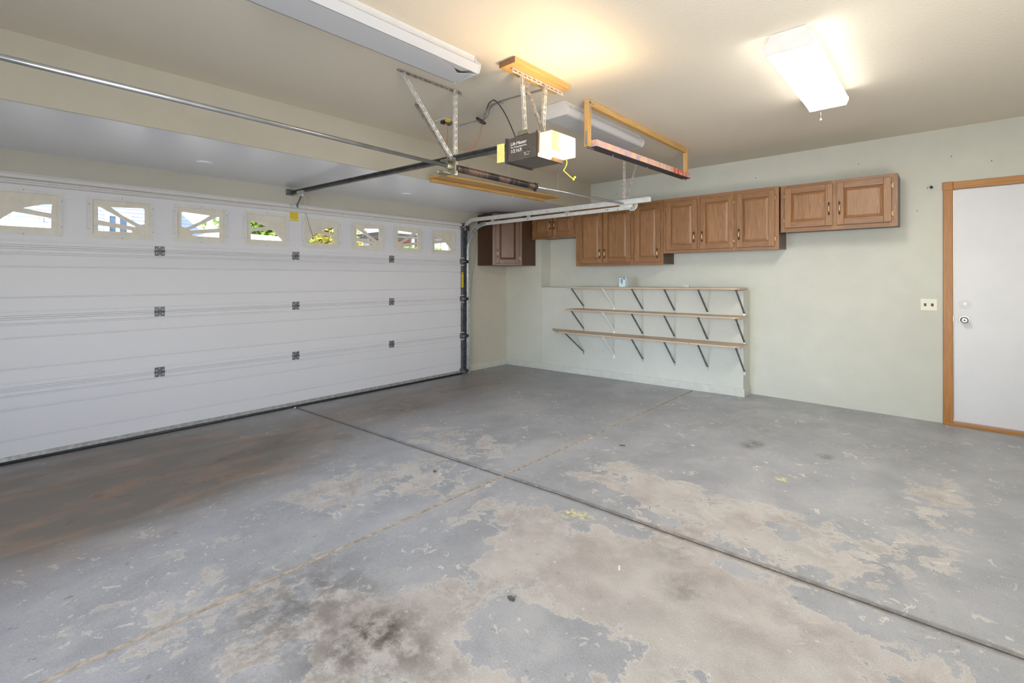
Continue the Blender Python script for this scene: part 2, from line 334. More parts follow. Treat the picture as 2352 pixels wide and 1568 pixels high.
# ------------------------------------------------------------------ geometry helpers
class MB:
    """collects verts and faces in world space, becomes one mesh object"""
    def __init__(s): s.v = []; s.f = []; s.mi = []; s.sm = []
    def add(s, vs, fs, mi=0, smooth=False):
        o = len(s.v); s.v += [tuple(q) for q in vs]
        for f in fs: s.f.append([i+o for i in f]); s.mi.append(mi); s.sm.append(smooth)
        return s
    def box(s, a, b, mi=0, rot=None, piv=None):
        x0, x1 = sorted((a[0], b[0])); y0, y1 = sorted((a[1], b[1])); z0, z1 = sorted((a[2], b[2]))
        vs = [V(q) for q in ((x0,y0,z0),(x1,y0,z0),(x1,y1,z0),(x0,y1,z0),(x0,y0,z1),(x1,y0,z1),(x1,y1,z1),(x0,y1,z1))]
        if rot is not None:
            pv = V(piv) if piv is not None else V(((x0+x1)/2,(y0+y1)/2,(z0+z1)/2)); vs = [rot @ (q-pv) + pv for q in vs]
        return s.add(vs, [(0,3,2,1),(4,5,6,7),(0,1,5,4),(1,2,6,5),(2,3,7,6),(3,0,4,7)], mi)
    def bar(s, p, q, w, h, up=(0,0,1), mi=0):
        """box from p to q, w across, h along up"""
        p, q = V(p), V(q); d = (q-p).normalized(); u = V(up); sd = d.cross(u)
        if sd.length < 1e-4: sd = d.cross(V((1,0,0)))
        sd.normalize(); u = sd.cross(d).normalized(); vs = []
        for c in (p, q):
            for a, b in ((-1,-1),(1,-1),(1,1),(-1,1)): vs.append(c + sd*a*w/2 + u*b*h/2)
        return s.add(vs, [(0,1,2,3),(7,6,5,4),(0,4,5,1),(1,5,6,2),(2,6,7,3),(3,7,4,0)], mi)
    def tube(s, pts, r, seg=10, mi=0, cap=True):
        pts = [V(p) for p in pts]; n = len(pts); rs = r if isinstance(r, (list, tuple)) else [r]*n; vs = []; ref = None
        for i, p in enumerate(pts):
            d = (pts[min(i+1, n-1)] - pts[max(i-1, 0)]).normalized()
            if ref is None: ref = V((0,0,1)) if abs(d.z) < .9 else V((1,0,0))
            a = d.cross(ref).normalized(); b = a.cross(d).normalized(); ref = b
            for k in range(seg):
                t = 2*PI*k/seg; vs.append(p + (a*math.cos(t) + b*math.sin(t))*rs[i])
        fs = [(i*seg+k, i*seg+(k+1)%seg, (i+1)*seg+(k+1)%seg, (i+1)*seg+k) for i in range(n-1) for k in range(seg)]
        s.add(vs, fs, mi, True)
        if cap:
            s.add(vs[:seg], [tuple(range(seg))[::-1]], mi); s.add(vs[-seg:], [tuple(range(seg))], mi)
        return s
    def cyl(s, p, q, r, seg=16, mi=0, r2=None): return s.tube([p, q], [r, r if r2 is None else r2], seg, mi)
    def prism(s, poly, d, mi=0, smooth=False):
        """planar polygon (3-D points) pushed along d"""
        n = len(poly); a = [V(p) for p in poly]; b = [p + V(d) for p in a]
        s.add(a, [tuple(range(n))[::-1]], mi); s.add(b, [tuple(range(n))], mi)
        return s.add(a + b, [(i, (i+1)%n, n+(i+1)%n, n+i) for i in range(n)], mi, smooth)
    def sphere(s, c, r, seg=12, rings=8, mi=0, sc=(1,1,1)):
        vs = []; c = V(c)
        for i in range(rings+1):
            t = PI*i/rings
            for k in range(seg):
                a = 2*PI*k/seg; vs.append(c + V((math.sin(t)*math.cos(a)*sc[0], math.sin(t)*math.sin(a)*sc[1], math.cos(t)*sc[2]))*r)
        return s.add(vs, [(i*seg+k, (i+1)*seg+k, (i+1)*seg+(k+1)%seg, i*seg+(k+1)%seg) for i in range(rings) for k in range(seg)], mi, True)
    def perf(s, p, q, wd, w, t, slot=.032, gap=.012, mi=0):
        """slotted steel strip: two edge rails joined by rungs; wd = width direction"""
        p, q = V(p), V(q); L = (q-p).length; d = (q-p)/L; wd = V(wd); wd = (wd - d*wd.dot(d)).normalized(); nn = d.cross(wd)
        for a, b in ((-.5, -.17), (.17, .5)):
            c = wd*(w*(a+b)/2); s.bar(p+c, q+c, t, w*(b-a), wd, mi)
        x = 0.0
        while x < L:
            g = gap if x > 0 else gap*.6; e = min(L, x+g)
            s.bar(p+d*x, p+d*e, t*.98, w*.36, wd, mi); x += g + slot
        return s
    def angle(s, p, q, w1d, w2d, w=.032, t=.003, mi=0):
        w *= .82; p, q = V(p), V(q); s.perf(p+V(w1d)*w/2, q+V(w1d)*w/2, w1d, w, t, .030, .016, mi); s.perf(p+V(w2d)*w*.35, q+V(w2d)*w*.35, w2d, w*.7, t, .030, .016, mi); return s

def root_loc(p):
    l = V((0,0,0))
    while p is not None: l = l + V(p.location); p = p.parent
    return l
def obj(name, mb, mats, parent=None, bevel=0, seg=2, label=None):
    me = bpy.data.meshes.new(name); off = root_loc(parent)
    me.from_pydata([tuple(V(p)-off) for p in mb.v], [], mb.f)
    for m in (mats if isinstance(mats, (list, tuple)) else [mats]): me.materials.append(M[m] if isinstance(m, str) else m)
    for p, mi, sm in zip(me.polygons, mb.mi, mb.sm): p.material_index = mi; p.use_smooth = sm
    bm = bmesh.new(); bm.from_mesh(me); bmesh.ops.remove_doubles(bm, verts=bm.verts, dist=1e-6); bmesh.ops.recalc_face_normals(bm, faces=bm.faces); bm.to_mesh(me); bm.free()
    o = bpy.data.objects.new(name, me); COL.objects.link(o)
    if parent is not None: o.parent = parent
    if bevel:
        b = o.modifiers.new('edge', 'BEVEL'); b.width = bevel; b.segments = seg; b.limit_method = 'ANGLE'; b.angle_limit = math.radians(40)
    if label: o['label'] = label
    return o
def tag(o, label, cat, group=None, kind=None):
    o['label'] = label; o['category'] = cat
    if group: o['group'] = group
    if kind: o['kind'] = kind
    return o
def thing(name, loc, label, cat, group=None, kind=None):
    o = bpy.data.objects.new(name, None); COL.objects.link(o); o.location = loc; o.empty_display_size = .1
    return tag(o, label, cat, group, kind)

# ------------------------------------------------------------------ dimensions (metres; camera stands at x 0, y 0)
XF = -5.165      # inner face of the wall that holds the garage door
XD = -3.722      # face of the dropped ceiling
XB = 1.60        # wall behind the camera
YR = 5.72        # cabinet wall
YL = -1.60       # left wall
YP = 5.49        # face of the stem-wall ledge under the shelves
ZC = 2.637       # ceiling
ZS = 2.262       # underside of the dropped ceiling
def fz(x): return .022*min(x+1.7, 0)
def yj(x): return 2.358 + .0465*x      # long control joint
XJ = -2.155                            # cross control joint
YE = 5.10                              # edge strip by the cabinet wall

# ------------------------------------------------------------------ floor
fl = thing('floor', (0, 0, 0), 'grey painted concrete floor, worn and peeling, with control joints', 'floor', kind='structure')
mb = MB(); xs = [XF-.4, -4.2, -3.2, -2.4, -1.7, 0, XB]
for a, b in zip(xs, xs[1:]):
    mb.prism([(a, YL-.12, fz(a)-.012), (b, YL-.12, fz(b)-.012), (b, YR+.12, fz(b)-.012), (a, YR+.12, fz(a)-.012)], (0, 0, -.09))
obj('subfloor', mb, 'joint_filler', fl)
def slab(poly_fn, x0, x1, label=None):
    """poly_fn(x) -> (ylo, yhi); follows the fall of the floor"""
    cuts = sorted({x0, x1} | {c for c in (-4.4, -3.6, -2.8, -1.7, -.8) if x0 < c < x1}); mb = MB(); top = []; n = len(cuts)
    vs = []
    for x in cuts:
        lo, hi = poly_fn(x); vs += [(x, lo, fz(x)), (x, hi, fz(x)), (x, lo, fz(x)-.03), (x, hi, fz(x)-.03)]
    fs = []
    for i in range(n-1):
        a, b = 4*i, 4*i+4; fs += [(a, b, b+1, a+1), (a+2, a+3, b+3, b+2), (a, a+2, b+2, b), (a+1, b+1, b+3, a+3)]
    fs += [(0, 1, 3, 2), (4*n-4, 4*n-2, 4*n-1, 4*n-3)]
    mb.add(vs, fs); return obj('slab', mb, 'floor', fl, bevel=.003, seg=1, label=label)
J = .008
slab(lambda x: (YL-.1, yj(x)-J), XF-.35, XJ-.009, 'slab by the left of the garage door, brown with tracked-in dirt')
slab(lambda x: (yj(x)+J, YR+.1), XF-.35, XJ-.009, 'slab in the far corner by the garage door')
slab(lambda x: (YL-.1, yj(x)-J), XJ+.009, XB, 'slab nearest the camera, mostly worn to bare concrete')
slab(lambda x: (yj(x)+J, YE-.002), XJ+.009, XB, 'slab before the house door, grey paint with pale chips')
slab(lambda x: (YE+.002, YR+.1), XJ+.009, XB, 'narrow strip of slab along the cabinet wall')
mb = MB(); mb.bar((XF-.3, yj(XF-.3), fz(XF-.3)-.008), (-1.7, yj(-1.7), -.008), .015, .006); mb.bar((-1.7, yj(-1.7), -.008), (XB, yj(XB), -.008), .015, .006)
obj('joint', mb, 'joint_dark', fl)
mb = MB(); mb.bar((XJ, YL, fz(XJ)-.002), (XJ, YE, fz(XJ)-.003), .017, .006); obj('joint', mb, 'joint_filler', fl)

# ------------------------------------------------------------------ walls and ceiling
def structure(name, mb, mat, label, cat, parent=None, bevel=0):
    o = obj(name, mb, mat, parent, bevel); tag(o, label, cat, kind='structure'); return o
wf = structure('wall_front', MB().box((XF-.13, YL-.12, -.2), (XF, -.36, ZC)).box((XF-.13, 4.40, -.2), (XF, YR+.12, ZC)).box((XF-.13, -.36, 2.03), (XF, 4.40, ZC)),
               'wall_front', 'beige painted wall around and above the garage door', 'wall')
wr = structure('wall_right', MB().box((XF-.13, YR, -.2), (.035, YR+.13, ZC+.05)).box((.985, YR, -.2), (XB+.1, YR+.13, ZC+.05)).box((.035, YR, 2.105), (.985, YR+.13, ZC+.05)),
               'wall', 'pale green wall with the cabinets, shelves and house door', 'wall')
obj('pillar', MB().box((XF, YP, -.2), (-4.448, YR, ZS)), 'wall', wr)
obj('ledge', MB().box((-4.448, YP, -.1), (-1.612, YR, 1.165)), 'ledge', wr, bevel=.004)
mb = MB()
for u in ((.0-.18, 1.92), (-.11, 2.12), (-.62, 2.42), (-1.55, 2.42), (-3.3, 2.45), (.05, 2.38), (.30, 2.30)):
    mb.cyl((u[0], YR, u[1]), (u[0], YR-.012, u[1]), .004, 6)
obj('nail', mb, 'darkmetal', wr)
mb = MB().cyl((-.083, YR, 2.118), (-.083, YR-.035, 2.118), .007, 8).sphere((-.083, YR-.036, 2.12), .012, 8, 6)
tag(obj('wall_hook', mb, 'darkmetal'), 'small dark hook in the wall left of the house door top', 'hook')
structure('wall_left', MB().box((XF-.13, YL-.12, -.2), (-3.65, YL, ZC+.05)).box((-1.55, YL-.12, -.2), (-1.35, YL, ZC+.05)).box((.75, YL-.12, -.2), (XB+.1, YL, ZC+.05)).box((-3.65, YL-.12, -.2), (.75, YL, .55)).box((-3.65, YL-.12, 1.95), (.75, YL, ZC+.05)),
          'wall', 'painted wall opposite the cabinets', 'wall')
structure('wall_back', MB().box((XB, YL-.12, -.2), (XB+.12, YR+.12, ZC+.05)), 'wall', 'painted wall behind the camera', 'wall')
ce = structure('ceiling', MB().box((XF-.13, YL-.12, ZC), (XB+.12, YR+.12, ZC+.12)), 'ceiling', 'textured ceiling of the garage', 'ceiling')
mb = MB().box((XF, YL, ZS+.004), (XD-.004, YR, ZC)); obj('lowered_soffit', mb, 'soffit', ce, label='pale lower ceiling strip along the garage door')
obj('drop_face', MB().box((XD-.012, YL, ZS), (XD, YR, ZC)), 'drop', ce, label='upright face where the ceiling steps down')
for y in (1.155, 3.16):
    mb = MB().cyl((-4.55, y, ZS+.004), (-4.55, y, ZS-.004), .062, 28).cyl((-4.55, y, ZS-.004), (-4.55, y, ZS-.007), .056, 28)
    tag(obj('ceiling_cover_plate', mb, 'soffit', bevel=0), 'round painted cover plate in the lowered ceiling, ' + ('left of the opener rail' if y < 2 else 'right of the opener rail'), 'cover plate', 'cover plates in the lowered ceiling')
# baseboards
def base_run(pts, name, label, h=.09, t=.014):
    mb = MB()
    for (a, b) in pts:
        n = V((b[0]-a[0], b[1]-a[1], 0)).normalized()
        mb.bar((a[0], a[1], fz(a[0])+h/2), (b[0], b[1], fz(b[0])+h/2), t, h)
    return structure(name, mb, 'base', label, 'baseboard', bevel=.003)
base_run([((-5.165, YP-.007), (-1.7, YP-.007)), ((-1.7, YP-.007), (-1.604, YP-.007)), ((-1.605, YP-.012), (-1.605, YR))], 'baseboard_right', 'painted baseboard along the foot of the shelf ledge')
base_run([((XF+.007, 4.56), (XF+.007, YP-.012))], 'baseboard_front', 'short painted baseboard between garage door track and corner')

# ------------------------------------------------------------------ house door
d2 = thing('door_2', (.063, YR, .02), 'plain white house door with steel knob and cover plate', 'door', kind='structure')
obj('door_panel', MB().box((.066, YR+.012, .035), (.975, YR+.055, 2.083)), 'white_door', d2, bevel=.002)
obj('jamb', MB().box((.046, YR+.002, .02), (.063, YR+.10, 2.10)).box((.046, YR+.002, 2.086), (.985, YR+.10, 2.105)).box((.972, YR+.002, .02), (.985, YR+.10, 2.10)), 'white_gloss', d2)
kn = obj('knob', MB().cyl((.132, YR+.012, .934), (.132, YR+.004, .934), .033, 24).cyl((.132, YR+.004, .934), (.132, YR-.035, .934), .013, 16).tube([(.132, YR-.030, .934), (.132, YR-.038, .934), (.132, YR-.052, .934), (.132, YR-.064, .934), (.132, YR-.068, .934)], [.014, .025, .029, .024, .016], 24), 'chrome', d2)
obj('keyhole', MB().cyl((.132, YR-.068, .934), (.132, YR-.070, .934), .008, 12), 'darkmetal', kn)
cv = obj('deadbolt_cover', MB().cyl((.137, YR+.012, 1.074), (.137, YR+.006, 1.074), .041, 28).cyl((.137, YR+.006, 1.074), (.137, YR+.002, 1.074), .036, 28), 'white_gloss', d2)
obj('screw', MB().cyl((.137, YR+.002, 1.074), (.137, YR-.002, 1.074), .008, 12), 'galv', cv)
obj('latch_plate', MB().box((.060, YR+.001, .915), (.066, YR+.02, .965)), 'galv', d2)
t1 = thing('trim_1', (0, YR, 0), 'honey coloured wooden casing and sill around the house door', 'door casing', kind='structure')
obj('side_casing', MB().box((-.006, YR-.018, 0), (.060, YR+.005, 2.085)), 'casing', t1, bevel=.004)
obj('head_casing', MB().box((.060, YR-.018, 2.086), (1.04, YR+.005, 2.150)), 'casing_h', t1, bevel=.004)
obj('corner_block', MB().box((-.010, YR-.022, 2.083), (.060, YR+.005, 2.154)), 'casing_h', t1, bevel=.004)
obj('side_casing', MB().box((.985, YR-.018, 0), (1.045, YR+.005, 2.085)), 'casing', t1, bevel=.004)
obj('threshold', MB().box((-.004, YR-.045, -.002), (1.045, YR+.10, .026)), 'casing_h', t1, bevel=.005)
# light switch
sw = thing('light_switch', (-.10, YR, 1.057), 'ivory two-toggle light switch plate beside the house door', 'light switch')
obj('plate', MB().box((-.159, YR-.006, 1.003), (-.043, YR, 1.112)), 'switch', sw, bevel=.004)
for x in (-.126, -.077):
    obj('toggle', MB().box((x-.005, YR-.018, 1.051), (x+.005, YR-.005, 1.064)).box((x-.009, YR-.007, 1.044), (x+.009, YR-.005, 1.070)), 'bronze', sw, bevel=.001)

# ------------------------------------------------------------------ cabinets
YC = 5.41        # front of the face frames
def raised_door(parent, x0, x1, z0, z1, hinge, mv='oak_v', mh='oak_h', yf=YC, hz=None, xf=None):
    """frame-and-panel door standing proud of the face frame; xf maps local (x, y, z) to the world for the angled cabinet"""
    T = xf if xf else (lambda p: p)
    def mapped(mb): mb.v = [tuple(T(q)) for q in mb.v]; return mb
    st = min(.058, (x1-x0)*.19); y0 = yf-.020
    dr = obj('door', mapped(MB().box((x0+.004, yf-.006, z0+.004), (x1-.004, yf-.001, z1-.004))), mv, parent)
    obj('stile', mapped(MB().box((x0, y0, z0), (x0+st, yf-.002, z1))), mv, dr, bevel=.003)
    obj('stile', mapped(MB().box((x1-st, y0, z0), (x1, yf-.002, z1))), mv, dr, bevel=.003)
    obj('rail', mapped(MB().box((x0+st, y0+.001, z0), (x1-st, yf-.002, z0+st))), mh, dr, bevel=.002)
    obj('rail', mapped(MB().box((x0+st, y0+.001, z1-st), (x1-st, yf-.002, z1))), mh, dr, bevel=.002)
    a0, a1, b0, b1 = x0+st-.002, x1-st+.002, z0+st-.002, z1-st+.002; s = .028; ya, yb = yf-.005, y0+.003
    mb = MB().add([(a0, ya, b0), (a1, ya, b0), (a1, ya, b1), (a0, ya, b1), (a0+s, yb, b0+s), (a1-s, yb, b0+s), (a1-s, yb, b1-s), (a0+s, yb, b1-s)],
                  [(4, 5, 6, 7), (0, 1, 5, 4), (1, 2, 6, 5), (2, 3, 7, 6), (3, 0, 4, 7), (3, 2, 1, 0)])
    obj('panel', mapped(mb), mv, dr)
    hx = x1-.026 if hinge == 'left' else x0+.026; hz = z0+.10 if hz is None else hz
    for sg in (-1, 1):
        mb = MB().cyl((hx, y0, hz+sg*.045), (hx, y0-.022, hz+sg*.045), .0055, 8).tube([(hx, y0-.022, hz+sg*.062), (hx, y0-.022, hz+sg*.050), (hx, y0-.022, hz+sg*.036)], [.003, .007, .004], 8)
        obj('handle_post', mapped(mb), 'bronze', dr)
    obj('handle_grip', mapped(MB().tube([(hx, y0-.022, hz-.036), (hx, y0-.023, hz-.02), (hx, y0-.023, hz), (hx, y0-.023, hz+.02), (hx, y0-.022, hz+.036)], [.004, .0075, .0085, .0075, .004], 10)), 'brass', dr)
    ex = x0 if hinge == 'left' else x1; sg = -1 if hinge == 'left' else 1
    for z in (z0+.075, z1-.075):
        obj('hinge', mapped(MB().box((ex, y0+.002, z-.024), (ex+sg*.010, yf-.0005, z+.024)).cyl((ex+sg*.002, y0-.002, z-.028), (ex+sg*.002, y0-.002, z+.028), .005, 8)), 'brass', dr)
    return dr
def cabinet(label, x0, x1, z0, z1, doors, notch=False):
    c = thing('wall_cabinet', ((x0+x1)/2, YR, z0), label, 'cabinet', 'oak wall cabinets')
    mb = MB()
    if notch: mb.box((x0, YC+.018, z0+.012), (-4.447, YP-.002, z1)).box((-4.447, YC+.018, z0+.012), (x1, YR-.001, z1))
    else: mb.box((x0, YC+.018, z0+.012), (x1, YR-.001, z1))
    obj('body', mb, 'oak_dark', c, bevel=.001)
    edges = sorted([x0, x1] + [q for d in doors for q in (d[0]+.012, d[1]-.012)])
    for a, b in zip(edges[0::2], edges[1::2]): obj('face_stile', MB().box((a, YC, z0), (b, YC+.018, z1)), 'oak_v', c)
    for a, b in zip(edges[1:-1:2], edges[2:-1:2]):
        obj('face_rail', MB().box((a, YC+.0005, z0), (b, YC+.018, z0+.040)), 'oak_h', c); obj('face_rail', MB().box((a, YC+.0005, z1-.045), (b, YC+.018, z1)), 'oak_h', c)
    for d in doors: raised_door(c, d[0], d[1], d[2], d[3], d[4], hz=d[5] if len(d) > 5 else None)
    return c
cabinet('small two-door oak wall cabinet next to the corner cabinet', -4.556, -3.766, 1.872, 2.24, [(-4.53, -4.17, 1.905, 2.21, 'left', 2.06), (-4.145, -3.795, 1.905, 2.21, 'right', 2.06)], notch=True)
cabinet('tall two-door oak wall cabinet above the box on the shelf', -3.762, -2.890, 1.462, 2.245, [(-3.708, -3.336, 1.500, 2.205, 'left', 1.62), (-3.312, -2.922, 1.500, 2.205, 'right', 1.62)])
cabinet('tall narrow one-door oak wall cabinet between two wider cabinets', -2.887, -2.494, 1.462, 2.245, [(-2.858, -2.527, 1.500, 2.205, 'left', 1.60)])
cabinet('medium oak wall cabinet with three doors in a row', -2.490, -1.248, 1.596, 2.246, [(-2.452, -2.083, 1.630, 2.205, 'left', 1.77), (-2.044, -1.682, 1.630, 2.205, 'right', 1.77), (-1.651, -1.283, 1.630, 2.205, 'right', 1.77)])
cabinet('short wide two-door oak wall cabinet nearest the house door', -1.232, -.302, 1.765, 2.238, [(-1.192, -.786, 1.806, 2.206, 'left', 1.965), (-.754, -.344, 1.806, 2.206, 'right', 1.965)])
# corner cabinet with its angled front
cc = thing('wall_cabinet', (-4.9, 5.2, 1.487), 'dark corner wall cabinet with an angled door, beside the garage door track', 'cabinet', 'oak wall cabinets')
pA, pB = V((-4.851, 4.859, 0)), V((-4.558, 5.180, 0)); dAB = (pB-pA).normalized(); nAB = V((dAB.y, -dAB.x, 0)); Lc = (pB-pA).length
poly = [(XF+.001, 4.859), (-4.851, 4.859), (-4.558, 5.18), (-4.558, YP-.001), (XF+.001, YP-.001)]
obj('body', MB().prism([(x, y, 1.487) for x, y in poly], (0, 0, .758)), 'oak_dark', cc, bevel=.001)
def cx(p): return pA + dAB*p[0] + nAB*(-(p[1]-YC)) + V((0, 0, p[2]))     # local x along the front, y as for the flat doors
def cmap(mb): mb.v = [tuple(cx(V(q))) for q in mb.v]; return mb
for a, b in ((0, .060), (Lc-.055, Lc)): obj('face_stile', cmap(MB().box((a, YC-.018, 1.487), (b, YC-.0005, 2.245))), 'oak_corner', cc, bevel=.002)
for a, b in ((1.487, 1.527), (2.205, 2.245)): obj('face_rail', cmap(MB().box((.060, YC-.017, a), (Lc-.055, YC-.0005, b))), 'oak_corner', cc)
raised_door(cc, .048, Lc-.042, 1.515, 2.215, 'right', 'oak_corner', 'oak_corner', yf=YC-.019, hz=1.66, xf=lambda p: cx(V(p)))

# ------------------------------------------------------------------ shelves
BX = [-3.69, -3.208, -2.80, -2.385, -1.995, -1.60]
def shelf(label, zl, zr, xl, cuts, zb, tip=False, xr=-1.566):
    yf = 5.185
    s = thing('wall_shelf', (-2.6, YP, (zl+zr)/2), label, 'shelf', 'wall shelves on braces')
    def zz(x): return zl + (zr-zl)*(x-xl)/(xr-xl)
    xs = [xl] + cuts + [xr]
    for i, (a, b) in enumerate(zip(xs, xs[1:])):
        a2 = a + (.002 if i else 0)
        po = [(a2, yf), (b, yf)]
        if i == len(xs)-2: po = [(a2, yf), (b-.085, yf), (b-.035, yf+.016), (b-.009, yf+.05), (b, yf+.10), (b, YP-.001)]
        else: po.append((b, YP-.001))
        if i == 0 and tip: po += [(a-.33, YP-.001), (a-.30, YP-.05)]
        else: po.append((a2, YP-.001))
        mb = MB(); n = len(po); top = [(x, y, zz(x)) for x, y in po]; bot = [(x, y, zz(x)-.019) for x, y in po]
        mb.add(top+bot, [tuple(range(n)), tuple(range(n, 2*n))[::-1]] + [(k, k+n, (k+1)%n+n, (k+1)%n) for k in range(n)])
        obj('board', mb, 'particle', s, bevel=.003)
    mats = ['dark_galv', 'brace_white', 'dark_galv', 'dark_galv', 'dark_galv', 'dark_galv']
    for k, x in enumerate(BX):
        xx = x - (.10 if (tip and k == 0) else 0)
        zt = zz(xx)-.020; top = V((xx, 5.205, zt-.004)); bot = V((x, YP-.004, zb+.02))
        mb = MB().bar((xx, 5.19, zt-.0015), (xx, YP-.001, zt-.0015), .018, .003)              # arm under the board
        d = (bot-top).normalized()
        mid = [top + d*.0, top + d*.03, bot - d*.035, bot]
        wds = [(.026, .004), (.016, .013), (.016, .013), (.028, .004)]
        vs = []; sd = V((1, 0, 0)); up = sd.cross(d).normalized()
        for c, (w, h) in zip(mid, wds):
            for a, b in ((-1,-1),(1,-1),(1,1),(-1,1)): vs.append(c + sd*a*w/2 + up*b*h/2)
        fs = [(0,1,2,3), (15,14,13,12)] + [(4*i+q, 4*i+(q+1)%4, 4*i+4+(q+1)%4, 4*i+4+q) for i in range(3) for q in range(4)]
        mb.add(vs, fs)
        br = obj('brace', mb, mats[k], s, bevel=.002, label='white painted brace' if k == 1 else None)
        mb = MB().bar((x, YP-.004, zb+.028), (x, YP-.004, zb-.018), .022, .005, (0, 1, 0)).cyl((x, YP-.006, zb), (x, YP-.012, zb), .007, 10)
        obj('foot_tab', mb, 'brace_white' if k == 1 else 'galv', br)
    return s
shelf('top shelf of the three, with the small carton on it', 1.180, 1.196, -3.775, [-3.0], .893)
shelf('middle shelf of the three, two boards long', .878, .890, -3.800, [-2.377], .580)
shelf('lowest and longest shelf with an angled left end', .566, .587, -3.90, [-2.09], .262, tip=True)
bx = thing('carton', (-2.99, 5.37, 1.186), 'small pale blue carton on the top shelf', 'carton')
mb = MB().box((-3.045, 5.33, 1.187), (-2.955, 5.40, 1.310)); obj('carton_body', mb, 'box_paper', bx, bevel=.001)
obj('print', MB().box((-3.012, 5.3292, 1.225), (-2.998, 5.3299, 1.295)).box((-3.030, 5.3292, 1.25), (-3.024, 5.3299, 1.29)).box((-2.982, 5.3292, 1.28), (-2.966, 5.3299, 1.305)).box((-3.043, 5.3292, 1.303), (-2.960, 5.3299, 1.309)), 'box_ink', bx)
obj('flap', MB().bar((-2.954, 5.36, 1.309), (-2.930, 5.36, 1.296), .05, .002), 'box_paper', bx)
sc = thing('small_white_pack', (-2.18, 5.35, 1.192), 'small flat white pack lying on the top shelf', 'pack')
obj('pack_body', MB().box((-2.213, 5.33, 1.193), (-2.150, 5.37, 1.222)), 'white_gloss', sc, bevel=.002)
mb = MB()
for k in range(4): mb.box((-2.206+k*.013, 5.3292, 1.202), (-2.200+k*.013, 5.3299, 1.212))
obj('print', mb, 'cord_g', sc)

# ------------------------------------------------------------------ garage door
from mathutils.geometry import tessellate_polygon
gd = thing('door_1', (-5.09, 2.02, -.08), 'white embossed overhead garage door with a row of eight sunburst windows', 'garage door', kind='structure')
GX, GY0, GY1 = -5.09, -.41, 4.456
JZ = [-.052, .473, 1.004, 1.535, 2.072]
def extrude_profile(prof, y0, y1):
    """prof: (z, x) pairs, room side; extruded along y, closed with a back"""
    mb = MB(); n = len(prof); xb = GX-.045
    a = [(GX+x, y0, z) for z, x in prof]; b = [(GX+x, y1, z) for z, x in prof]
    mb.add(a+b, [(i, n+i, n+i+1, i+1) for i in range(n-1)])
    z0, z1 = prof[0][0], prof[-1][0]
    c = [(xb, y0, z0), (xb, y0, z1), (xb, y1, z1), (xb, y1, z0)]; mb.add(c, [(0, 1, 2, 3)])
    for q, y in ((a, y0), (b, y1)): mb.add(q + [(xb, y, z1), (xb, y, z0)], [tuple(range(n+2))])
    for z, k in ((z0, 0), (z1, -1)): mb.add([a[k], b[k], (xb, y1, z), (xb, y0, z)], [(0, 1, 2, 3)])
    return mb
def lower_lip(z): return [(z, -.030), (z+.001, .008), (z+.012, .008), (z+.014, .003), (z+.0165, .008), (z+.044, .008), (z+.047, .0), (z+.053, .0), (z+.057, .002)]
def upper_lip(z): return [(z-.060, .002), (z-.057, -.002), (z-.054, .002), (z-.046, .002), (z-.042, .008), (z-.0165, .008), (z-.014, .003), (z-.012, .008), (z-.001, .008), (z, -.030)]
def groove(z): return [(z-.006, .002), (z-.0025, -.008), (z+.0025, -.008), (z+.006, .002)]
for k in range(3):
    z0, z1 = JZ[k], JZ[k+1]
    pr = (lower_lip(z0) if k else [(z0, 0), (z0+.02, .006), (z0+.03, .006), (z0+.034, .002)]) + groove(z0+.150) + groove(z1-.150) + upper_lip(z1)
    obj('section', extrude_profile(pr, GY0, GY1), 'door_white', gd)
z0 = JZ[3]; WZ0, WZ1 = 1.640, 1.957
mb = extrude_profile(lower_lip(z0) + [(z0+.06, .002), (WZ0, .002)], GY0, GY1)
m2 = extrude_profile([(WZ1, .002), (JZ[4], .002)], GY0, GY1); mb.add(m2.v, m2.f)
YW = [.48 + .5745*(k-1) for k in range(8)]
edges = [GY0] + [q for y in YW for q in (y+.013, y+.415)] + [GY1]
for a, b in zip(edges[0::2], edges[1::2]):
    mb.box((GX-.045, a, WZ0), (GX+.002, b, WZ1))
    ya, yb = max(a, GY0)+.024, min(b, GY1)-.024
    if yb-ya > .02:
        for z, q in ((1.690, .007), (1.925, .007)): mb.box((GX+.001, ya, z-.003), (GX+q, yb, z+.003))
        for y in (ya, yb): mb.box((GX+.001, y-.003, 1.693), (GX+.007, y+.003, 1.922))
top = obj('section', mb, 'door_white', gd)
ARCH = [[(.060,1.872),(.113,1.865),(.163,1.849),(.219,1.827),(.159,1.815),(.066,1.801)], [(.064,1.765),(.266,1.796),(.310,1.756),(.354,1.712),(.372,1.690),(.31,1.687),(.066,1.687)]]
FAN = [[(.063,1.884),(.076,1.884),(.308,1.740),(.298,1.736),(.219,1.750),(.063,1.775)], [(.063,1.737),(.278,1.707),(.288,1.698),(.280,1.689),(.063,1.687)], [(.140,1.890),(.357,1.903),(.368,1.894),(.368,1.768),(.340,1.755),(.219,1.827)]]
IN0, IN1, IZ0, IZ1 = .030, .398, 1.656, 1.940
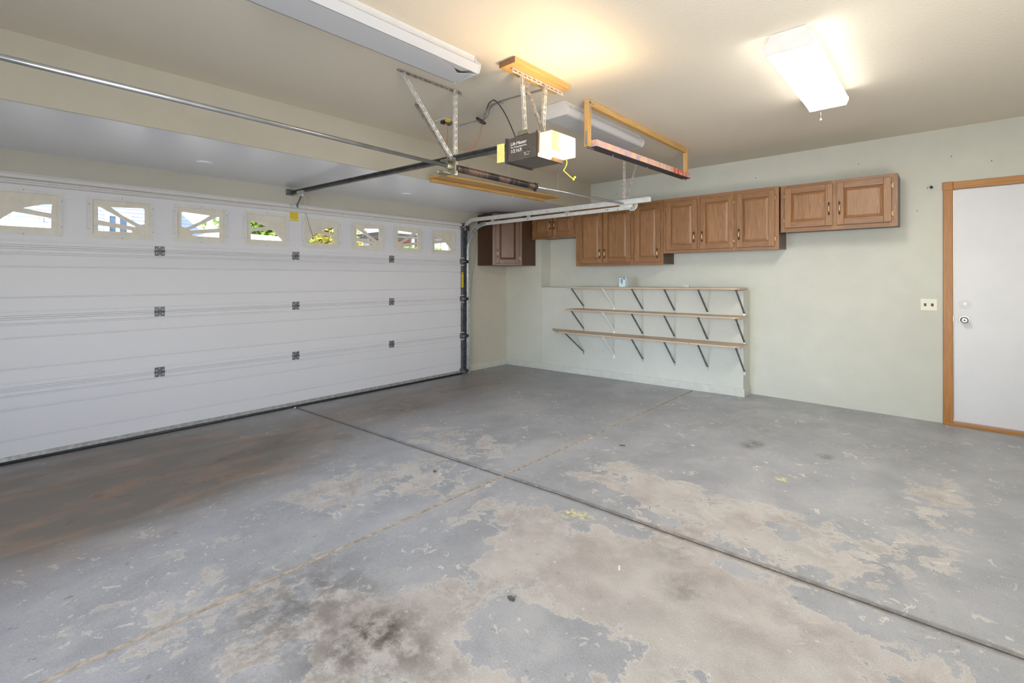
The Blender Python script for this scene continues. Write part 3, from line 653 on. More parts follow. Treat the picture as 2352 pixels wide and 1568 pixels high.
def insert_mesh(holes, y0, flip):
    L = [[(IN0, IZ0), (IN1, IZ0), (IN1, IZ1), (IN0, IZ1)]] + holes
    if flip: L = [[(IN0+IN1-a, z) for a, z in q][::-1] for q in L]
    tri = tessellate_polygon([[V((a, z, 0)) for a, z in q] for q in L]); flat = [p for q in L for p in q]; n = len(flat)
    mb = MB(); xf, xb = GX-.004, GX-.026
    mb.add([(xf, y0+a, z) for a, z in flat] + [(xb, y0+a, z) for a, z in flat], [tuple(t) for t in tri] + [tuple(i+n for i in t[::-1]) for t in tri])
    o = 0
    for q in L:
        m = len(q); idx = [o+i for i in range(m)]; o += m
        mb.add([(xf, y0+flat[i][0], flat[i][1]) for i in idx] + [(xb, y0+flat[i][0], flat[i][1]) for i in idx], [(i, (i+1) % m, m+(i+1) % m, m+i) for i in range(m)])
    return mb
def ring(mb, a0, a1, z0, z1, b0, b1, w0, w1, xb, xf):
    """rectangular picture-frame moulding in the door plane"""
    o = [(a0, z0), (a1, z0), (a1, z1), (a0, z1)]; i = [(b0, w0), (b1, w0), (b1, w1), (b0, w1)]
    vs = [(x, q[0], q[1]) for x in (xb, xf) for q in o + i]; fs = []
    for k in range(4):
        n = (k+1) % 4; fs += [(8+k, 8+n, 12+n, 12+k), (k, 4+k, 4+n, n), (k, n, 8+n, 8+k), (4+k, 12+k, 12+n, 4+n)]
    mb.add(vs, fs)
kinds = ['A', 'F', 'f', 'a']*2       # arch quarter, fan, and their mirror images
for k, y in enumerate(YW):
    kd = kinds[k]; mb = MB(); yo0, yo1 = y, y+.428
    ring(mb, yo0, yo1, 1.627, 1.970, y+IN0, y+IN1, IZ0, IZ1, GX-.010, GX+.0065)
    ring(mb, yo0+.012, yo1-.012, 1.640, 1.957, yo0+.024, yo1-.024, 1.652, 1.945, GX+.006, GX+.0105)
    obj('window_frame', mb, 'white_frame', top)
    mb = MB()
    for (py, pz) in ((yo0+.006, 1.90), (yo0+.006, 1.70), (yo1-.006, 1.90), (yo1-.006, 1.70), (y+.214, 1.633), (y+.214, 1.964)): mb.cyl((GX+.006, py, pz), (GX+.008, py, pz), .004, 8)
    obj('frame_screws', mb, 'cord_g', top)
    obj('sunburst_insert', insert_mesh(ARCH if kd in 'Aa' else FAN, y, kd in 'Af'), 'cream', top)
    obj('window_pane', MB().box((GX-.036, y+.02, 1.648), (GX-.032, y+.408, 1.949)), glass('pane_glass') if k == 0 else bpy.data.materials['pane_glass'], top)
# strut along the top: white steel hat section
mb = MB(); pr = [(1.998, 0), (2.008, .012), (2.018, .012), (2.026, .004), (2.034, .004), (2.044, .034), (2.066, .034), (2.072, .030), (2.074, .010), (2.084, .010), (2.086, 0)]
n = len(pr); a = [(GX+.003+x, GY0+.01, z) for z, x in pr]; b = [(GX+.003+x, GY1-.005, z) for z, x in pr]
mb.add(a+b, [(i, n+i, n+i+1, i+1) for i in range(n-1)] + [tuple(range(n)), tuple(range(n, 2*n))[::-1]] + [(0, n-1, 2*n-1, n)]); obj('strut', mb, 'white_gloss', gd)
# hinges on the section joints
for z in JZ[1:4]:
    for y in (-.233, .950, 2.130, 3.309):
        mb = MB().box((GX+.006, y-.036, z+.004), (GX+.0105, y+.036, z+.044)).box((GX+.006, y-.036, z-.040), (GX+.0105, y+.036, z-.002)).cyl((GX+.012, y-.040, z+.002), (GX+.012, y+.036, z+.002), .006, 8)
        h = obj('hinge', mb, 'dark_galv', gd)
        mb = MB()
        for py, pz in ((-.024, .018), (.024, .018), (0, .034), (-.024, -.018), (.024, -.018), (0, -.034)): mb.cyl((GX+.010, y+py, z+pz), (GX+.0145, y+py, z+pz), .0048, 6)
        obj('bolt', mb, 'galv_white', h)
# end stile, edge hinges, rollers, lip ends on the right edge
obj('end_stile', MB().box((GX-.045, GY1, -.06), (GX+.004, GY1+.034, 2.06)).box((GX+.002, GY1+.020, -.06), (GX+.014, GY1+.034, 2.06)), 'dark_galv', gd)
for z in JZ[1:4] + [2.03, -.03]:
    mb = MB().box((GX+.004, GY1-.022, z-.036), (GX+.012, GY1+.034, z+.040)).box((GX+.010, GY1+.006, z-.03), (GX+.040, GY1+.012, z+.03)).box((GX+.010, GY1+.026, z-.03), (GX+.040, GY1+.032, z+.03)).cyl((GX+.012, GY1-.022, z+.002), (GX+.012, GY1+.034, z+.002), .007, 8)
    h = obj('edge_hinge', mb, 'dark_galv', gd)
    mb = MB().cyl((GX+.045, GY1+.0, z), (GX+.045, GY1+.075, z), .006, 8); obj('roller_stem', mb, 'galv', h)
    obj('roller', MB().cyl((GX+.045, GY1+.072, z), (GX+.045, GY1+.094, z), .022, 16), 'darkmetal', h)
    if 0 < z < 2:
        obj('lip_end', MB().box((GX+.004, GY1-.004, z+.046), (GX+.022, GY1+.052, z+.056)).box((GX+.004, GY1-.004, z-.056), (GX+.022, GY1+.052, z-.046)), 'white_gloss', gd)
obj('bottom_retainer', MB().box((GX-.045, GY0, -.044), (GX+.008, GY1, -.018)).box((GX+.003, GY0, -.050), (GX+.014, GY1, -.040)), 'galv', gd)
mb = MB().box((GX-.04, GY0, -.072), (GX+.012, GY1+.03, -.050)).cyl((GX+.010, GY0, -.061), (GX+.010, GY1+.03, -.061), .0125, 10); obj('bottom_seal', mb, 'black', gd)
lb = obj('warning_label', MB().box((GX+.002, 2.068, 1.908), (GX+.0035, 2.160, 2.004)), 'yellow', gd)
mb = MB()
for k in range(4): mb.box((GX+.0034, 2.075, 1.985-k*.019), (GX+.0040, 2.150-.012*(k % 2), 1.988-k*.019))
obj('label_print', mb, 'label_ink', lb)
lb = obj('warning_label', MB().box((GX+.014, GY1+.003, 1.165), (GX+.0155, GY1+.040, 1.385)), 'yellow', gd)
mb = MB().box((GX+.0154, GY1+.016, 1.19), (GX+.016, GY1+.020, 1.33)).box((GX+.0154, GY1+.024, 1.19), (GX+.016, GY1+.027, 1.33)).box((GX+.0154, GY1+.008, 1.35), (GX+.016, GY1+.034, 1.375)); obj('label_print', mb, 'label_ink', lb)
br = obj('arm_bracket', MB().box((GX+.036, 2.055, 2.050), (GX+.040, 2.185, 2.082)).box((GX+.040, 2.105, 2.045), (GX+.075, 2.110, 2.085)).box((GX+.040, 2.130, 2.045), (GX+.075, 2.135, 2.085)).cyl((GX+.058, 2.098, 2.066), (GX+.058, 2.142, 2.066), .007, 8), 'galv', gd)
mb = MB().tube([(-5.155, -.42, .5), (-5.155, -.42, 1.5)], .004)

# ------------------------------------------------------------------ door track on the right
def channel(mb, pts, ups, w=.050, d=.024, t=.0025):
    """open steel channel: web of width w on the far (+y) side, flanges pointing to -y with small return lips; ups = in-plane normal"""
    pts = [V(p) for p in pts]; secs = []
    for p, u in zip(pts, ups):
        u = V(u).normalized(); Y = V((0, 1, 0))
        loc = [(-w/2, -d), (-w/2+.006, -d), (-w/2+.006, -d+t), (-w/2+t, -d+t), (-w/2+t, -t), (w/2-t, -t), (w/2-t, -d+t), (w/2-.006, -d+t), (w/2-.006, -d), (w/2, -d), (w/2, 0), (-w/2, 0)]
        secs.append([p + u*a + Y*b for a, b in loc])
    m = len(secs[0]); vs = [q for s in secs for q in s]
    fs = [(i*m+k, i*m+(k+1) % m, (i+1)*m+(k+1) % m, (i+1)*m+k) for i in range(len(secs)-1) for k in range(m)]
    mb.add(vs, fs + [tuple(range(m)), tuple(range((len(secs)-1)*m, len(secs)*m))[::-1]])
    return mb
TY = 4.562
tk = thing('door_track', (-5.03, TY, -.06), 'steel overhead door track, upright then curving back under the ceiling', 'door track')
obj('vertical_track', channel(MB(), [(-5.033, TY, -.066), (-5.033, TY, 1.70)], [(1, 0, 0), (1, 0, 0)]), 'galv', tk)
def arc(cx_, cz, r, a0, a1, n=14): return [((cx_ + r*math.cos(math.radians(a0+(a1-a0)*i/n)), TY, cz + r*math.sin(math.radians(a0+(a1-a0)*i/n))), (math.cos(math.radians(a0+(a1-a0)*i/n)), 0, math.sin(math.radians(a0+(a1-a0)*i/n)))) for i in range(n+1)]
A = arc(-4.683, 1.70, .350, 180, 90); A = [(p, (-u[0], 0, -u[2])) for p, u in A]
obj('curved_track', channel(MB(), [p for p, u in A], [u for p, u in A]), 'galv', tk)
obj('lower_track', channel(MB(), [(-4.683, TY, 2.050), (-2.47, TY, 2.053)], [(0, 0, -1)]*2, w=.040), 'galv_white', tk)
B = arc(-4.92, 1.905, .222, 155, 90, 10); B = [(p, (-u[0], 0, -u[2])) for p, u in B]
obj('upper_track', channel(MB(), [p for p, u in B] + [(-2.235, TY, 2.115)], [u for p, u in B] + [(0, 0, -1)], w=.052), 'galv_white', tk)
mb = MB()
for x in (-4.55, -3.9, -3.3): mb.box((x-.03, TY-.004, 2.062), (x+.03, TY+.003, 2.098))
obj('spacer', mb, 'galv', tk)
mb = MB()
for x, z in ((-4.5, 2.09), (-3.92, 2.052), (-3.3, 2.052), (-2.75, 2.056), (-2.62, 2.048), (-2.56, 2.118), (-3.6, 2.118)): mb.cyl((x, TY-.001, z), (x, TY-.007, z), .006, 8)
obj('bolt', mb, 'dark_galv', tk)
for z in (.33, .82, 1.62): obj('jamb_bracket', MB().box((XF+.001, TY+.003, z-.03), (-5.03, TY+.009, z+.03)).box((XF+.001, TY+.003, z-.035), (XF+.006, TY+.05, z+.035)).cyl((-5.05, TY+.009, z+.012), (-5.05, TY+.022, z+.012), .009, 8).cyl((-5.05, TY+.009, z-.016), (-5.05, TY+.022, z-.016), .009, 8), 'dark_galv', tk)
obj('jamb_angle', MB().box((XF+.001, TY-.012, -.06), (-5.06, TY-.008, 2.02)).box((XF+.001, TY-.012, -.06), (XF+.004, TY+.03, 2.02)), 'dark_galv', tk)
obj('top_bracket', MB().box((XF+.001, TY-.06, 2.03), (XF+.006, TY+.01, 2.10)).box((XF+.001, TY-.002, 1.98), (-5.02, TY+.003, 2.10)), 'dark_galv', tk)
mb = MB().angle((-2.565, TY+.012, 2.637), (-2.565, TY+.012, 2.11), (1, 0, 0), (0, 1, 0), .036, .003); obj('hanger_angle', mb, 'angle', tk)
mb = MB().angle((-2.60, 4.14, 2.634), (-2.60, 4.86, 2.634), (1, 0, 0), (0, 0, -1), .032, .003); obj('ceiling_angle', mb, 'angle', tk)
mb = MB().angle((-2.535, 4.83, 2.625), (-2.545, TY+.02, 2.13), (1, 0, 0), (0, 1, 0), .030, .003); obj('diagonal_brace', mb, 'angle', tk)

# lift cable slack against the wall
tag(obj('lift_cable', MB().tube([(-5.03, 4.735, 1.93), (-5.10, 4.70, 1.4), (-5.145, 4.66, .7), (-5.155, 4.635, .06)], .0026, 6), 'cord_g'), 'thin steel lift cable hanging down beside the garage door track', 'cable')

# ------------------------------------------------------------------ torsion spring shaft
ts = thing('torsion_spring', (-2.56, 2.16, 2.637), 'torsion spring, steel shaft and perforated hanger across the garage', 'torsion spring')
SX = -2.552
obj('left_shaft', MB().cyl((SX, -.55, 2.120), (SX, 2.10, 2.083), .0125, 16), 'tube', ts)
obj('right_shaft', MB().cyl((SX, 3.03, 2.074), (SX, 4.80, 2.108), .0115, 14), 'tube', ts)
mb = MB(); pts = []; rs = []; N = 300
for i in range(N+1): pts.append((SX, 2.19+.86*i/N, 2.079-.004*i/N)); rs.append(.0245+.0022*math.cos(i*PI*.72))
mb.tube(pts, rs, 14); obj('coil_spring', mb, 'spring', ts)
obj('winding_cone', MB().tube([(SX, 3.045, 2.075), (SX, 3.06, 2.075), (SX, 3.075, 2.0745), (SX, 3.09, 2.0745)], [.030, .033, .026, .018], 14).box((SX-.006, 3.058, 2.035), (SX+.006, 3.078, 2.056)).cyl((SX, 3.066, 2.09), (SX+.035, 3.066, 2.095), .005, 6), 'darkmetal', ts)
obj('centre_bracket', MB().box((SX-.040, 2.150, 2.030), (SX+.040, 2.156, 2.135)).cyl((SX, 2.10, 2.082), (SX, 2.19, 2.080), .022, 16).box((SX-.035, 2.075, 2.115), (SX+.03, 2.150, 2.122)).box((SX-.05, 2.065, 2.030), (SX+.01, 2.150, 2.036)).box((SX-.055, 2.06, 2.020), (SX-.048, 2.15, 2.055)), 'tan_tab', ts)
obj('hanger_angle', MB().angle((SX+.012, 2.168, 2.632), (SX+.012, 2.168, 2.028), (0, 1, 0), (-1, 0, 0), .030, .003), 'angle', ts)
obj('ceiling_angle', MB().angle((SX-.01, 1.72, 2.634), (SX-.01, 2.25, 2.634), (-1, 0, 0), (0, 0, -1), .030, .003), 'shaded_zinc', ts)
obj('diagonal_brace', MB().angle((SX+.004, 1.735, 2.615), (SX+.004, 2.150, 2.135), (0, 1, 0), (-1, 0, 0), .028, .003), 'angle', ts)
obj('rear_brace', MB().angle((-2.975, 2.15, 2.634), (SX-.02, 2.155, 2.14), (0, 1, 0), (-1, 0, 0), .030, .003), 'shaded_zinc', ts)
obj('end_bearing', MB().box((SX-.05, TY+.004, 2.06), (SX+.11, TY+.010, 2.10)).box((SX+.02, TY-.02, 2.052), (SX+.11, TY+.01, 2.085)).cyl((SX, TY-.01, 2.104), (SX, TY+.02, 2.104), .022, 14), 'galv_white', ts)
mb = MB(); c = V((SX+.055, TY+.09, 2.095)); mb.tube([c + V((.058*math.cos(2*PI*i/24), 0, .058*math.sin(2*PI*i/24))) for i in range(25)], .008, 8, cap=False).cyl(c-V((0, .02, 0)), c+V((0, .02, 0)), .050, 20); obj('cable_drum', mb, 'galv_white', ts)
def smooth(pts, n=8):
    P = [V(p) for p in pts]; P = [P[0]*2-P[1]] + P + [P[-1]*2-P[-2]]; out = []
    for i in range(1, len(P)-2):
        a, b, c_, d = P[i-1:i+3]
        for k in range(n):
            t = k/n; out.append(.5*((2*b) + (c_-a)*t + (2*a-5*b+4*c_-d)*t*t + (3*b-a-3*c_+d)*t**3))
    return out + [P[-2]]

# ------------------------------------------------------------------ garage door opener
op = thing('door_opener', (-1.83, 2.19, 2.0), 'ceiling-hung garage door opener with chain rail and lit lamp cover', 'garage door opener')
RA, RB = V((-5.10, 2.10, 2.222)), V((-1.95, 2.20, 2.150))
mb = MB().bar(RA, RB, .034, .006).bar(RA+V((0, 0, -.017)), RB+V((0, 0, -.017)), .004, .034).bar(RA+V((0, 0, -.034)), RB+V((0, 0, -.034)), .024, .004)
obj('rail', mb, 'olive', op)
mb = MB(); Lr = (RB-RA).length; dr = (RB-RA).normalized(); x = 1.1
while x < Lr-.02:
    p = RA + dr*x; mb.bar(p+V((0, -.018, -.010)), p+dr*.012+V((0, -.018, -.010)), .005, .011); x += .0165
o = obj('drive_chain', mb, 'darkmetal', op); o['kind'] = 'stuff'
obj('chain_cable', MB().cyl(RA+V((.05, -.018, -.010)), RA+dr*1.1+V((0, -.018, -.010)), .0025, 6).cyl(RA+V((.05, .018, -.010)), RB+V((0, .018, -.010)), .0025, 6), 'darkmetal', op)
obj('header_bracket', MB().box((XF+.001, 2.06, 2.185), (XF+.006, 2.14, 2.250)).box((XF+.001, 2.075, 2.20), (-5.08, 2.079, 2.24)).box((XF+.001, 2.121, 2.20), (-5.08, 2.125, 2.24)), 'dark_galv', op)
tr = obj('trolley', MB().box((-4.93, 2.075, 2.170), (-4.82, 2.130, 2.196)).box((-4.90, 2.088, 2.140), (-4.85, 2.118, 2.172)).cyl((-4.875, 2.07, 2.155), (-4.875, 2.135, 2.155), .008, 8), 'galv', op)
obj('door_arm', MB().bar((-4.875, 2.104, 2.155), (GX+.058, 2.120, 2.068), .006, .028, (1, 0, 1)), 'darkmetal', op)
rc = obj('release_cord', MB().tube(smooth([(-4.86, 2.115, 2.145), (-4.85, 2.135, 2.10), (-4.86, 2.125, 2.00), (-4.88, 2.150, 1.88), (-4.90, 2.23, 1.735)]), .0028, 6).tube(smooth([(-4.86, 2.118, 2.14), (-4.85, 2.15, 2.155), (-4.84, 2.23, 2.15)]), .0025, 6), 'cord_w', op)
obj('dark_strand', MB().tube(smooth([(-4.87, 2.145, 1.98), (-4.88, 2.175, 1.88), (-4.90, 2.235, 1.735)]), .0022, 6), 'pine_dark', rc)
# motor unit
mx0, mx1, my0, my1, mz0, mz1 = -1.935, -1.700, 2.070, 2.305, 1.996, 2.137
hs = obj('motor_housing', MB().box((mx0, my0, mz0), (mx1-.012, my1, mz1)), 'motor', op, bevel=.005)
obj('front_plate', MB().box((mx0-.020, my0-.004, mz0-.006), (mx0, my1+.004, mz1+.004)), 'motor_dark', op, bevel=.003)
obj('rear_plate', MB().box((mx1-.012, my0-.004, mz0-.006), (mx1, my1+.004, mz1+.006)), 'motor_dark', op, bevel=.003)
obj('mount_tab', MB().prism([(mx0+.065, my0+.002, mz1-.002), (mx0+.165, my0+.002, mz1-.002), (mx0+.150, my0+.002, mz1+.030), (mx0+.080, my0+.002, mz1+.030)], (0, .004, 0)).box((mx0+.065, my0+.002, mz1), (mx0+.165, my1, mz1+.004)), 'tan_tab', op)
for k in range(2): obj('adjust_screw', MB().cyl((mx0+.137+k*.028, my0-.003, mz0+.052), (mx0+.137+k*.028, my0, mz0+.052), .0035, 10), 'motor_dark', hs)
def text(name, s, size, x, z, parent, sx=1.0, shear=0.0):
    cu = bpy.data.curves.new(name, 'FONT'); cu.body = s; cu.size = size; cu.extrude = .0004; cu.shear = shear; cu.offset = size*.012
    tmp = bpy.data.objects.new(name, cu); COL.objects.link(tmp)
    dg = bpy.context.evaluated_depsgraph_get(); me = bpy.data.meshes.new_from_object(tmp.evaluated_get(dg)); bpy.data.objects.remove(tmp)
    me.materials.clear(); me.materials.append(M['letter'])
    off = root_loc(parent)
    for v in me.vertices: v.co = V((x + v.co.x*sx, my0-.0006 + v.co.z*.3, z + v.co.y)) - off
    o = bpy.data.objects.new(name, me); COL.objects.link(o); o.parent = parent; return o
text('lettering', 'Lift-Master', .0265, mx0+.022, mz1-.047, hs, 1.08, .15)
text('lettering', 'The Professional Line', .0125, mx0+.022, mz1-.063, hs, 1.16, .15)
text('lettering', '1/2 H.P.', .0285, mx0+.024, mz1-.091, hs, 1.0)
mb = MB()
for k in range(2):
    c = V((mx0+.137+k*.028, my0-.0004, mz0+.043)); mb.tube([c + V((.009*math.cos(math.radians(200+140*i/8)), 0, .009*math.sin(math.radians(200+140*i/8)))) for i in range(9)], .0008, 4)
mb.box((mx0+.132, my0-.0008, mz0+.022), (mx0+.168, my0, mz0+.0235)).box((mx0+.130, my0-.0008, mz0+.030), (mx0+.142, my0, mz0+.0315)); obj('dial_marks', mb, 'letter', hs)
# lamp cover: thin frosted shell, open at the back
lx0, lx1, ly0, ly1, lz0, lz1 = mx1+.001, -1.612, 2.085, 2.312, 2.016, 2.128
mb = MB().add([(lx0, ly0, lz0), (lx1, ly0, lz0), (lx1, ly1, lz0), (lx0, ly1, lz0), (lx0, ly0, lz1), (lx1, ly0, lz1), (lx1, ly1, lz1), (lx0, ly1, lz1), (lx0, ly0+.12, lz0), (lx1, ly0+.12, lz0)],
              [(0, 1, 5, 4), (1, 9, 2, 6, 5), (2, 3, 7, 6), (8, 9, 2, 3)])
lc = obj('lamp_cover', mb, 'bulb_lens', op, bevel=.002)
obj('bulb', MB().sphere((-1.648, 2.262, 2.072), .022, 16, 10, sc=(1, 1.25, 1)), 'bulb', op)
obj('lamp_socket', MB().cyl((mx1-.002, 2.262, 2.072), (-1.670, 2.262, 2.072), .016, 14), 'motor_dark', op)
tag(obj('sticky_note', MB().bar((mx0-.022, my0-.006, 2.058), (mx0-.075, my0-.016, 2.058), .002, .112), 'note'), 'yellow sticky note on the front corner of the opener motor', 'sticky note')
cy = tag(obj('lamp_cord', MB().tube(smooth([(-1.655, 2.275, 2.012), (-1.652, 2.282, 1.985), (-1.655, 2.270, 1.955), (-1.660, 2.262, 1.938), (-1.650, 2.280, 1.920), (-1.640, 2.312, 1.900), (-1.636, 2.335, 1.897)]), .0030, 8).sphere((-1.635, 2.340, 1.906), .0075, 10, 8).sphere((-1.638, 2.330, 1.892), .0075, 10, 8).sphere((-1.660, 2.262, 1.938), .0045, 8, 6), 'cord_y'), 'short yellow knotted pull cord dangling below the opener lamp', 'cord')
# hangers of the opener
HX = -1.957
obj('ceiling_angle', MB().angle((HX, 2.135, 2.597), (HX, 2.660, 2.597), (0, 0, -1), (-1, 0, 0), .034, .003), 'angle', op)
obj('hanger_angle', MB().angle((HX+.003, 2.218, 2.590), (HX+.050, 2.200, 2.150), (0, 1, 0), (-1, 0, 0), .026, .003), 'angle', op)
obj('hanger_angle', MB().angle((HX+.003, 2.452, 2.585), (HX+.10, 2.300, 2.150), (0, 1, 0), (-1, 0, 0), .030, .003), 'angle', op)
obj('diagonal_brace', MB().angle((HX+.012, 2.226, 2.55), (HX+.11, 2.345, 2.145), (0, 1, 0), (-1, 0, 0), .024, .003), 'shaded_zinc', op)
clt = thing('mounting_board', (-1.965, 2.38, 2.637), 'short wooden board on the ceiling that carries the opener hangers', 'wooden board')
obj('board_body', MB().box((-2.032, 2.095, 2.599), (-1.898, 2.660, 2.6365)), 'pine', clt, bevel=.003)
obj('cut_end', MB().box((-2.030, 2.0935, 2.600), (-1.900, 2.0955, 2.6355)), 'pine_dark', clt)

# ------------------------------------------------------------------ wires at the ceiling by the opener
ob = thing('ceiling_outlet', (-3.12, 2.56, 2.637), 'small ceiling outlet with plugs, behind the torsion hanger', 'outlet')
obj('outlet_plate', MB().box((-3.19, 2.50, 2.630), (-3.06, 2.62, 2.637)), 'switch', ob, bevel=.003)
obj('plug', MB().box((-3.14, 2.52, 2.605), (-3.10, 2.56, 2.630)).box((-3.12, 2.57, 2.600), (-3.08, 2.60, 2.630)), 'darkmetal', ob, bevel=.004)
obj('plug', MB().box((-3.09, 2.53, 2.612), (-3.06, 2.57, 2.632)), 'yellow', ob, bevel=.004)
w1 = smooth([(-3.08, 2.56, 2.615), (-2.98, 2.60, 2.585), (-2.86, 2.66, 2.60), (-2.79, 2.69, 2.605), (-2.70, 2.65, 2.60), (-2.58, 2.58, 2.63), (-2.40, 2.56, 2.632), (-2.05, 2.62, 2.634)])
w2 = smooth([(-3.10, 2.54, 2.61), (-2.97, 2.58, 2.565), (-2.86, 2.63, 2.585), (-2.78, 2.68, 2.59), (-2.66, 2.60, 2.61), (-2.50, 2.55, 2.631), (-2.25, 2.57, 2.632), (-1.97, 2.60, 2.634)])
w3 = smooth([(-2.79, 2.69, 2.60), (-2.72, 2.62, 2.57), (-2.66, 2.58, 2.60), (-2.60, 2.56, 2.625), (-2.52, 2.55, 2.63), (-2.46, 2.58, 2.628)])
tag(obj('grey_wires', MB().tube(w1, .003, 6).tube(w2, .0028, 6).tube(w3, .003, 6), 'cord_g'), 'loose grey wires stapled along the ceiling toward the opener', 'wires')
tag(obj('wire_bundle', MB().tube(smooth([(-2.84, 2.68, 2.60), (-2.80, 2.70, 2.575), (-2.77, 2.69, 2.57), (-2.79, 2.66, 2.59), (-2.82, 2.67, 2.605)]), .008, 8).tube([(-2.84, 2.66, 2.62), (-2.79, 2.69, 2.585)], .012, 8), 'cord_k'), 'dark coiled cable bundle hanging from the ceiling wires', 'cable')
tag(obj('power_cord', MB().tube(smooth([(-2.60, 2.54, 2.60), (-2.55, 2.52, 2.632), (-2.46, 2.49, 2.62), (-2.30, 2.42, 2.48), (-2.12, 2.32, 2.28), (-1.99, 2.22, 2.15), (-1.96, 2.20, 2.14)]), .0045, 8), 'cord_k'), 'black power cord curving down from the ceiling to the opener motor', 'cord')
tag(obj('orange_wire', MB().tube(smooth([(-3.09, 2.55, 2.605), (-3.07, 2.54, 2.52), (-2.96, 2.44, 2.33), (-2.84, 2.33, 2.23), (-2.72, 2.20, 2.19)]), .0028, 6), 'cord_o'), 'orange wire drooping from the ceiling outlet to the opener rail', 'wire')
tag(obj('orange_wire', MB().tube(smooth([(-2.79, 2.68, 2.58), (-2.76, 2.62, 2.45), (-2.70, 2.48, 2.30), (-2.64, 2.30, 2.20), (-2.60, 2.20, 2.175)]), .0028, 6), 'cord_o'), 'orange wire drooping from the dark cable bundle to the opener rail', 'wire')

# ------------------------------------------------------------------ fluorescent fixtures
def fixture(label, x, y0, y1, lit, w=.245, torn=False, name='ceiling_light'):
    c = (x, (y0+y1)/2, ZC); f = thing(name, c, label, 'ceiling light', 'fluorescent ceiling lights')
    zb, zt = ZC-.110, ZC-.064; hw = w/2
    obj('body', MB().prism([(x-.085, y0+.01, ZC-.001), (x+.085, y0+.01, ZC-.001), (x+.075, y0+.01, ZC-.045), (x+.115, y0+.01, zt+.006), (x-.115, y0+.01, zt+.006), (x-.075, y0+.01, ZC-.045)], (0, y1-y0-.02, 0)), 'white_gloss', f)
    pr = [(x-hw, zt+.004), (x-hw, zt-.012), (x-hw+.014, zb+.006), (x-hw+.026, zb), (x+hw-.026, zb), (x+hw-.014, zb+.006), (x+hw, zt-.012), (x+hw, zt+.004)]
    lm = 'lit_lens' if lit else 'acrylic'; a, b = y0+.006, y1-.006
    if not torn:
        obj('lens', MB().prism([(q[0], a, q[1]) for q in pr[2:6]], (0, b-a, 0)), lm, f)
        for k, q in enumerate(([pr[0], pr[1], pr[2], (x-hw+.014, zt+.004)], [(x+hw-.014, zt+.004), pr[5], pr[6], pr[7]])):
            obj('lens_side', MB().prism([(p[0], a, p[1]) for p in q], (0, b-a, 0)), 'lit_side' if lit else lm, f)
    else:
        mb = MB(); out = [(x-hw+.02, a), (x+hw-.02, a), (x+hw-.02, b-.30), (x+hw-.07, b-.14), (x+hw-.105, b-.085), (x+hw-.03, b+.012), (x-hw+.02, b-.01)]
        mb.prism([(p[0], p[1], zb) for p in out], (0, 0, .003))
        mb.prism([(x-hw, a, zt), (x-hw+.003, a, zt), (x-hw+.023, a, zb), (x-hw+.02, a, zb)], (0, b-a, 0)).prism([(x+hw, a, zt), (x+hw-.003, a, zt), (x+hw-.023, a, zb), (x+hw-.02, a, zb)], (0, b-a, 0))
        obj('lens', mb, lm, f, label='cracked acrylic lens with a torn corner')
        obj('lens_shard', MB().prism([(x+hw-.022, b-.30, zb+.004), (x+hw-.022, b-.02, zb+.014), (x+hw-.085, b-.075, zb+.010), (x+hw-.07, b-.15, zb+.006)], (0, 0, .003)), lm, f)
        obj('tube', MB().cyl((x-.045, a, zt-.01), (x-.045, b, zt-.01), .013, 12).cyl((x+.045, a, zt-.01), (x+.045, b-.03, zt-.01), .013, 12), 'white_frame', f)
    for y, s in ((y0, 1), (y1, -1)):
        po = [(x-.085, ZC-.002), (x+.085, ZC-.002), (x+.095, ZC-.030), (x+hw+.003, zt+.008), (x+hw+.003, zt-.016), (x+hw-.012, zb-.001), (x-hw+.012, zb-.001), (x-hw-.003, zt-.016), (x-hw-.003, zt+.008), (x-.095, ZC-.030)]
        obj('end_cap', MB().prism([(q[0], y, q[1]) for q in po], (0, s*.006, 0)), 'white_gloss', f)
    return f
fixture('lit fluorescent ceiling light glowing bright white', -.620, 2.870, 4.055, True)
fixture('unlit fluorescent ceiling light with a cracked lens, nearest the garage door', -2.165, .70, 1.945, False, torn=True)
fixture('unlit fluorescent ceiling light behind the wooden hanging frame', -2.185, 2.865, 4.070, False)
pc = thing('pull_chain', (-.66, 4.15, ZC), 'tiny pale pull chain end below the lit ceiling light', 'pull chain')
obj('chain', MB().cyl((-.665, 4.075, 2.545), (-.665, 4.075, 2.472), .0015, 6), 'brass', pc); obj('chain_bell', MB().tube([(-.665, 4.075, 2.472), (-.665, 4.075, 2.466), (-.665, 4.075, 2.456)], [.002, .006, .007], 10), 'white_gloss', pc)

# ------------------------------------------------------------------ wooden hanging frame
wfm = thing('lumber_rack', (-1.97, 3.9, ZC), 'rectangular pine lumber frame hung below the ceiling, bottom rail painted', 'wooden frame')
fx0, fx1 = -1.990, -1.950; fa, fb, fz0 = 2.965, 4.825, 2.285
obj('end_post', MB().box((fx0, fa, fz0), (fx1, fa+.040, ZC-.001)), 'pine_z', wfm, bevel=.003)
obj('end_post', MB().box((fx0, fb-.038, fz0+.045), (fx1, fb, ZC-.001)), 'pine_z', wfm, bevel=.003)
obj('top_rail', MB().box((fx0, fa+.041, ZC-.046), (fx1, fb-.039, ZC-.001)), 'pine', wfm, bevel=.003)
rot = Matrix.Rotation(math.atan2(.035, fb-fa), 3, 'X')
lowr = obj('bottom_rail', MB().box((fx0-.004, fa+.042, fz0), (fx1+.044, fb-.045, fz0+.050), rot=rot, piv=(0, fa, fz0)), ['tiedye'], wfm, bevel=.003, label='bottom rail with pink, violet and red paint')
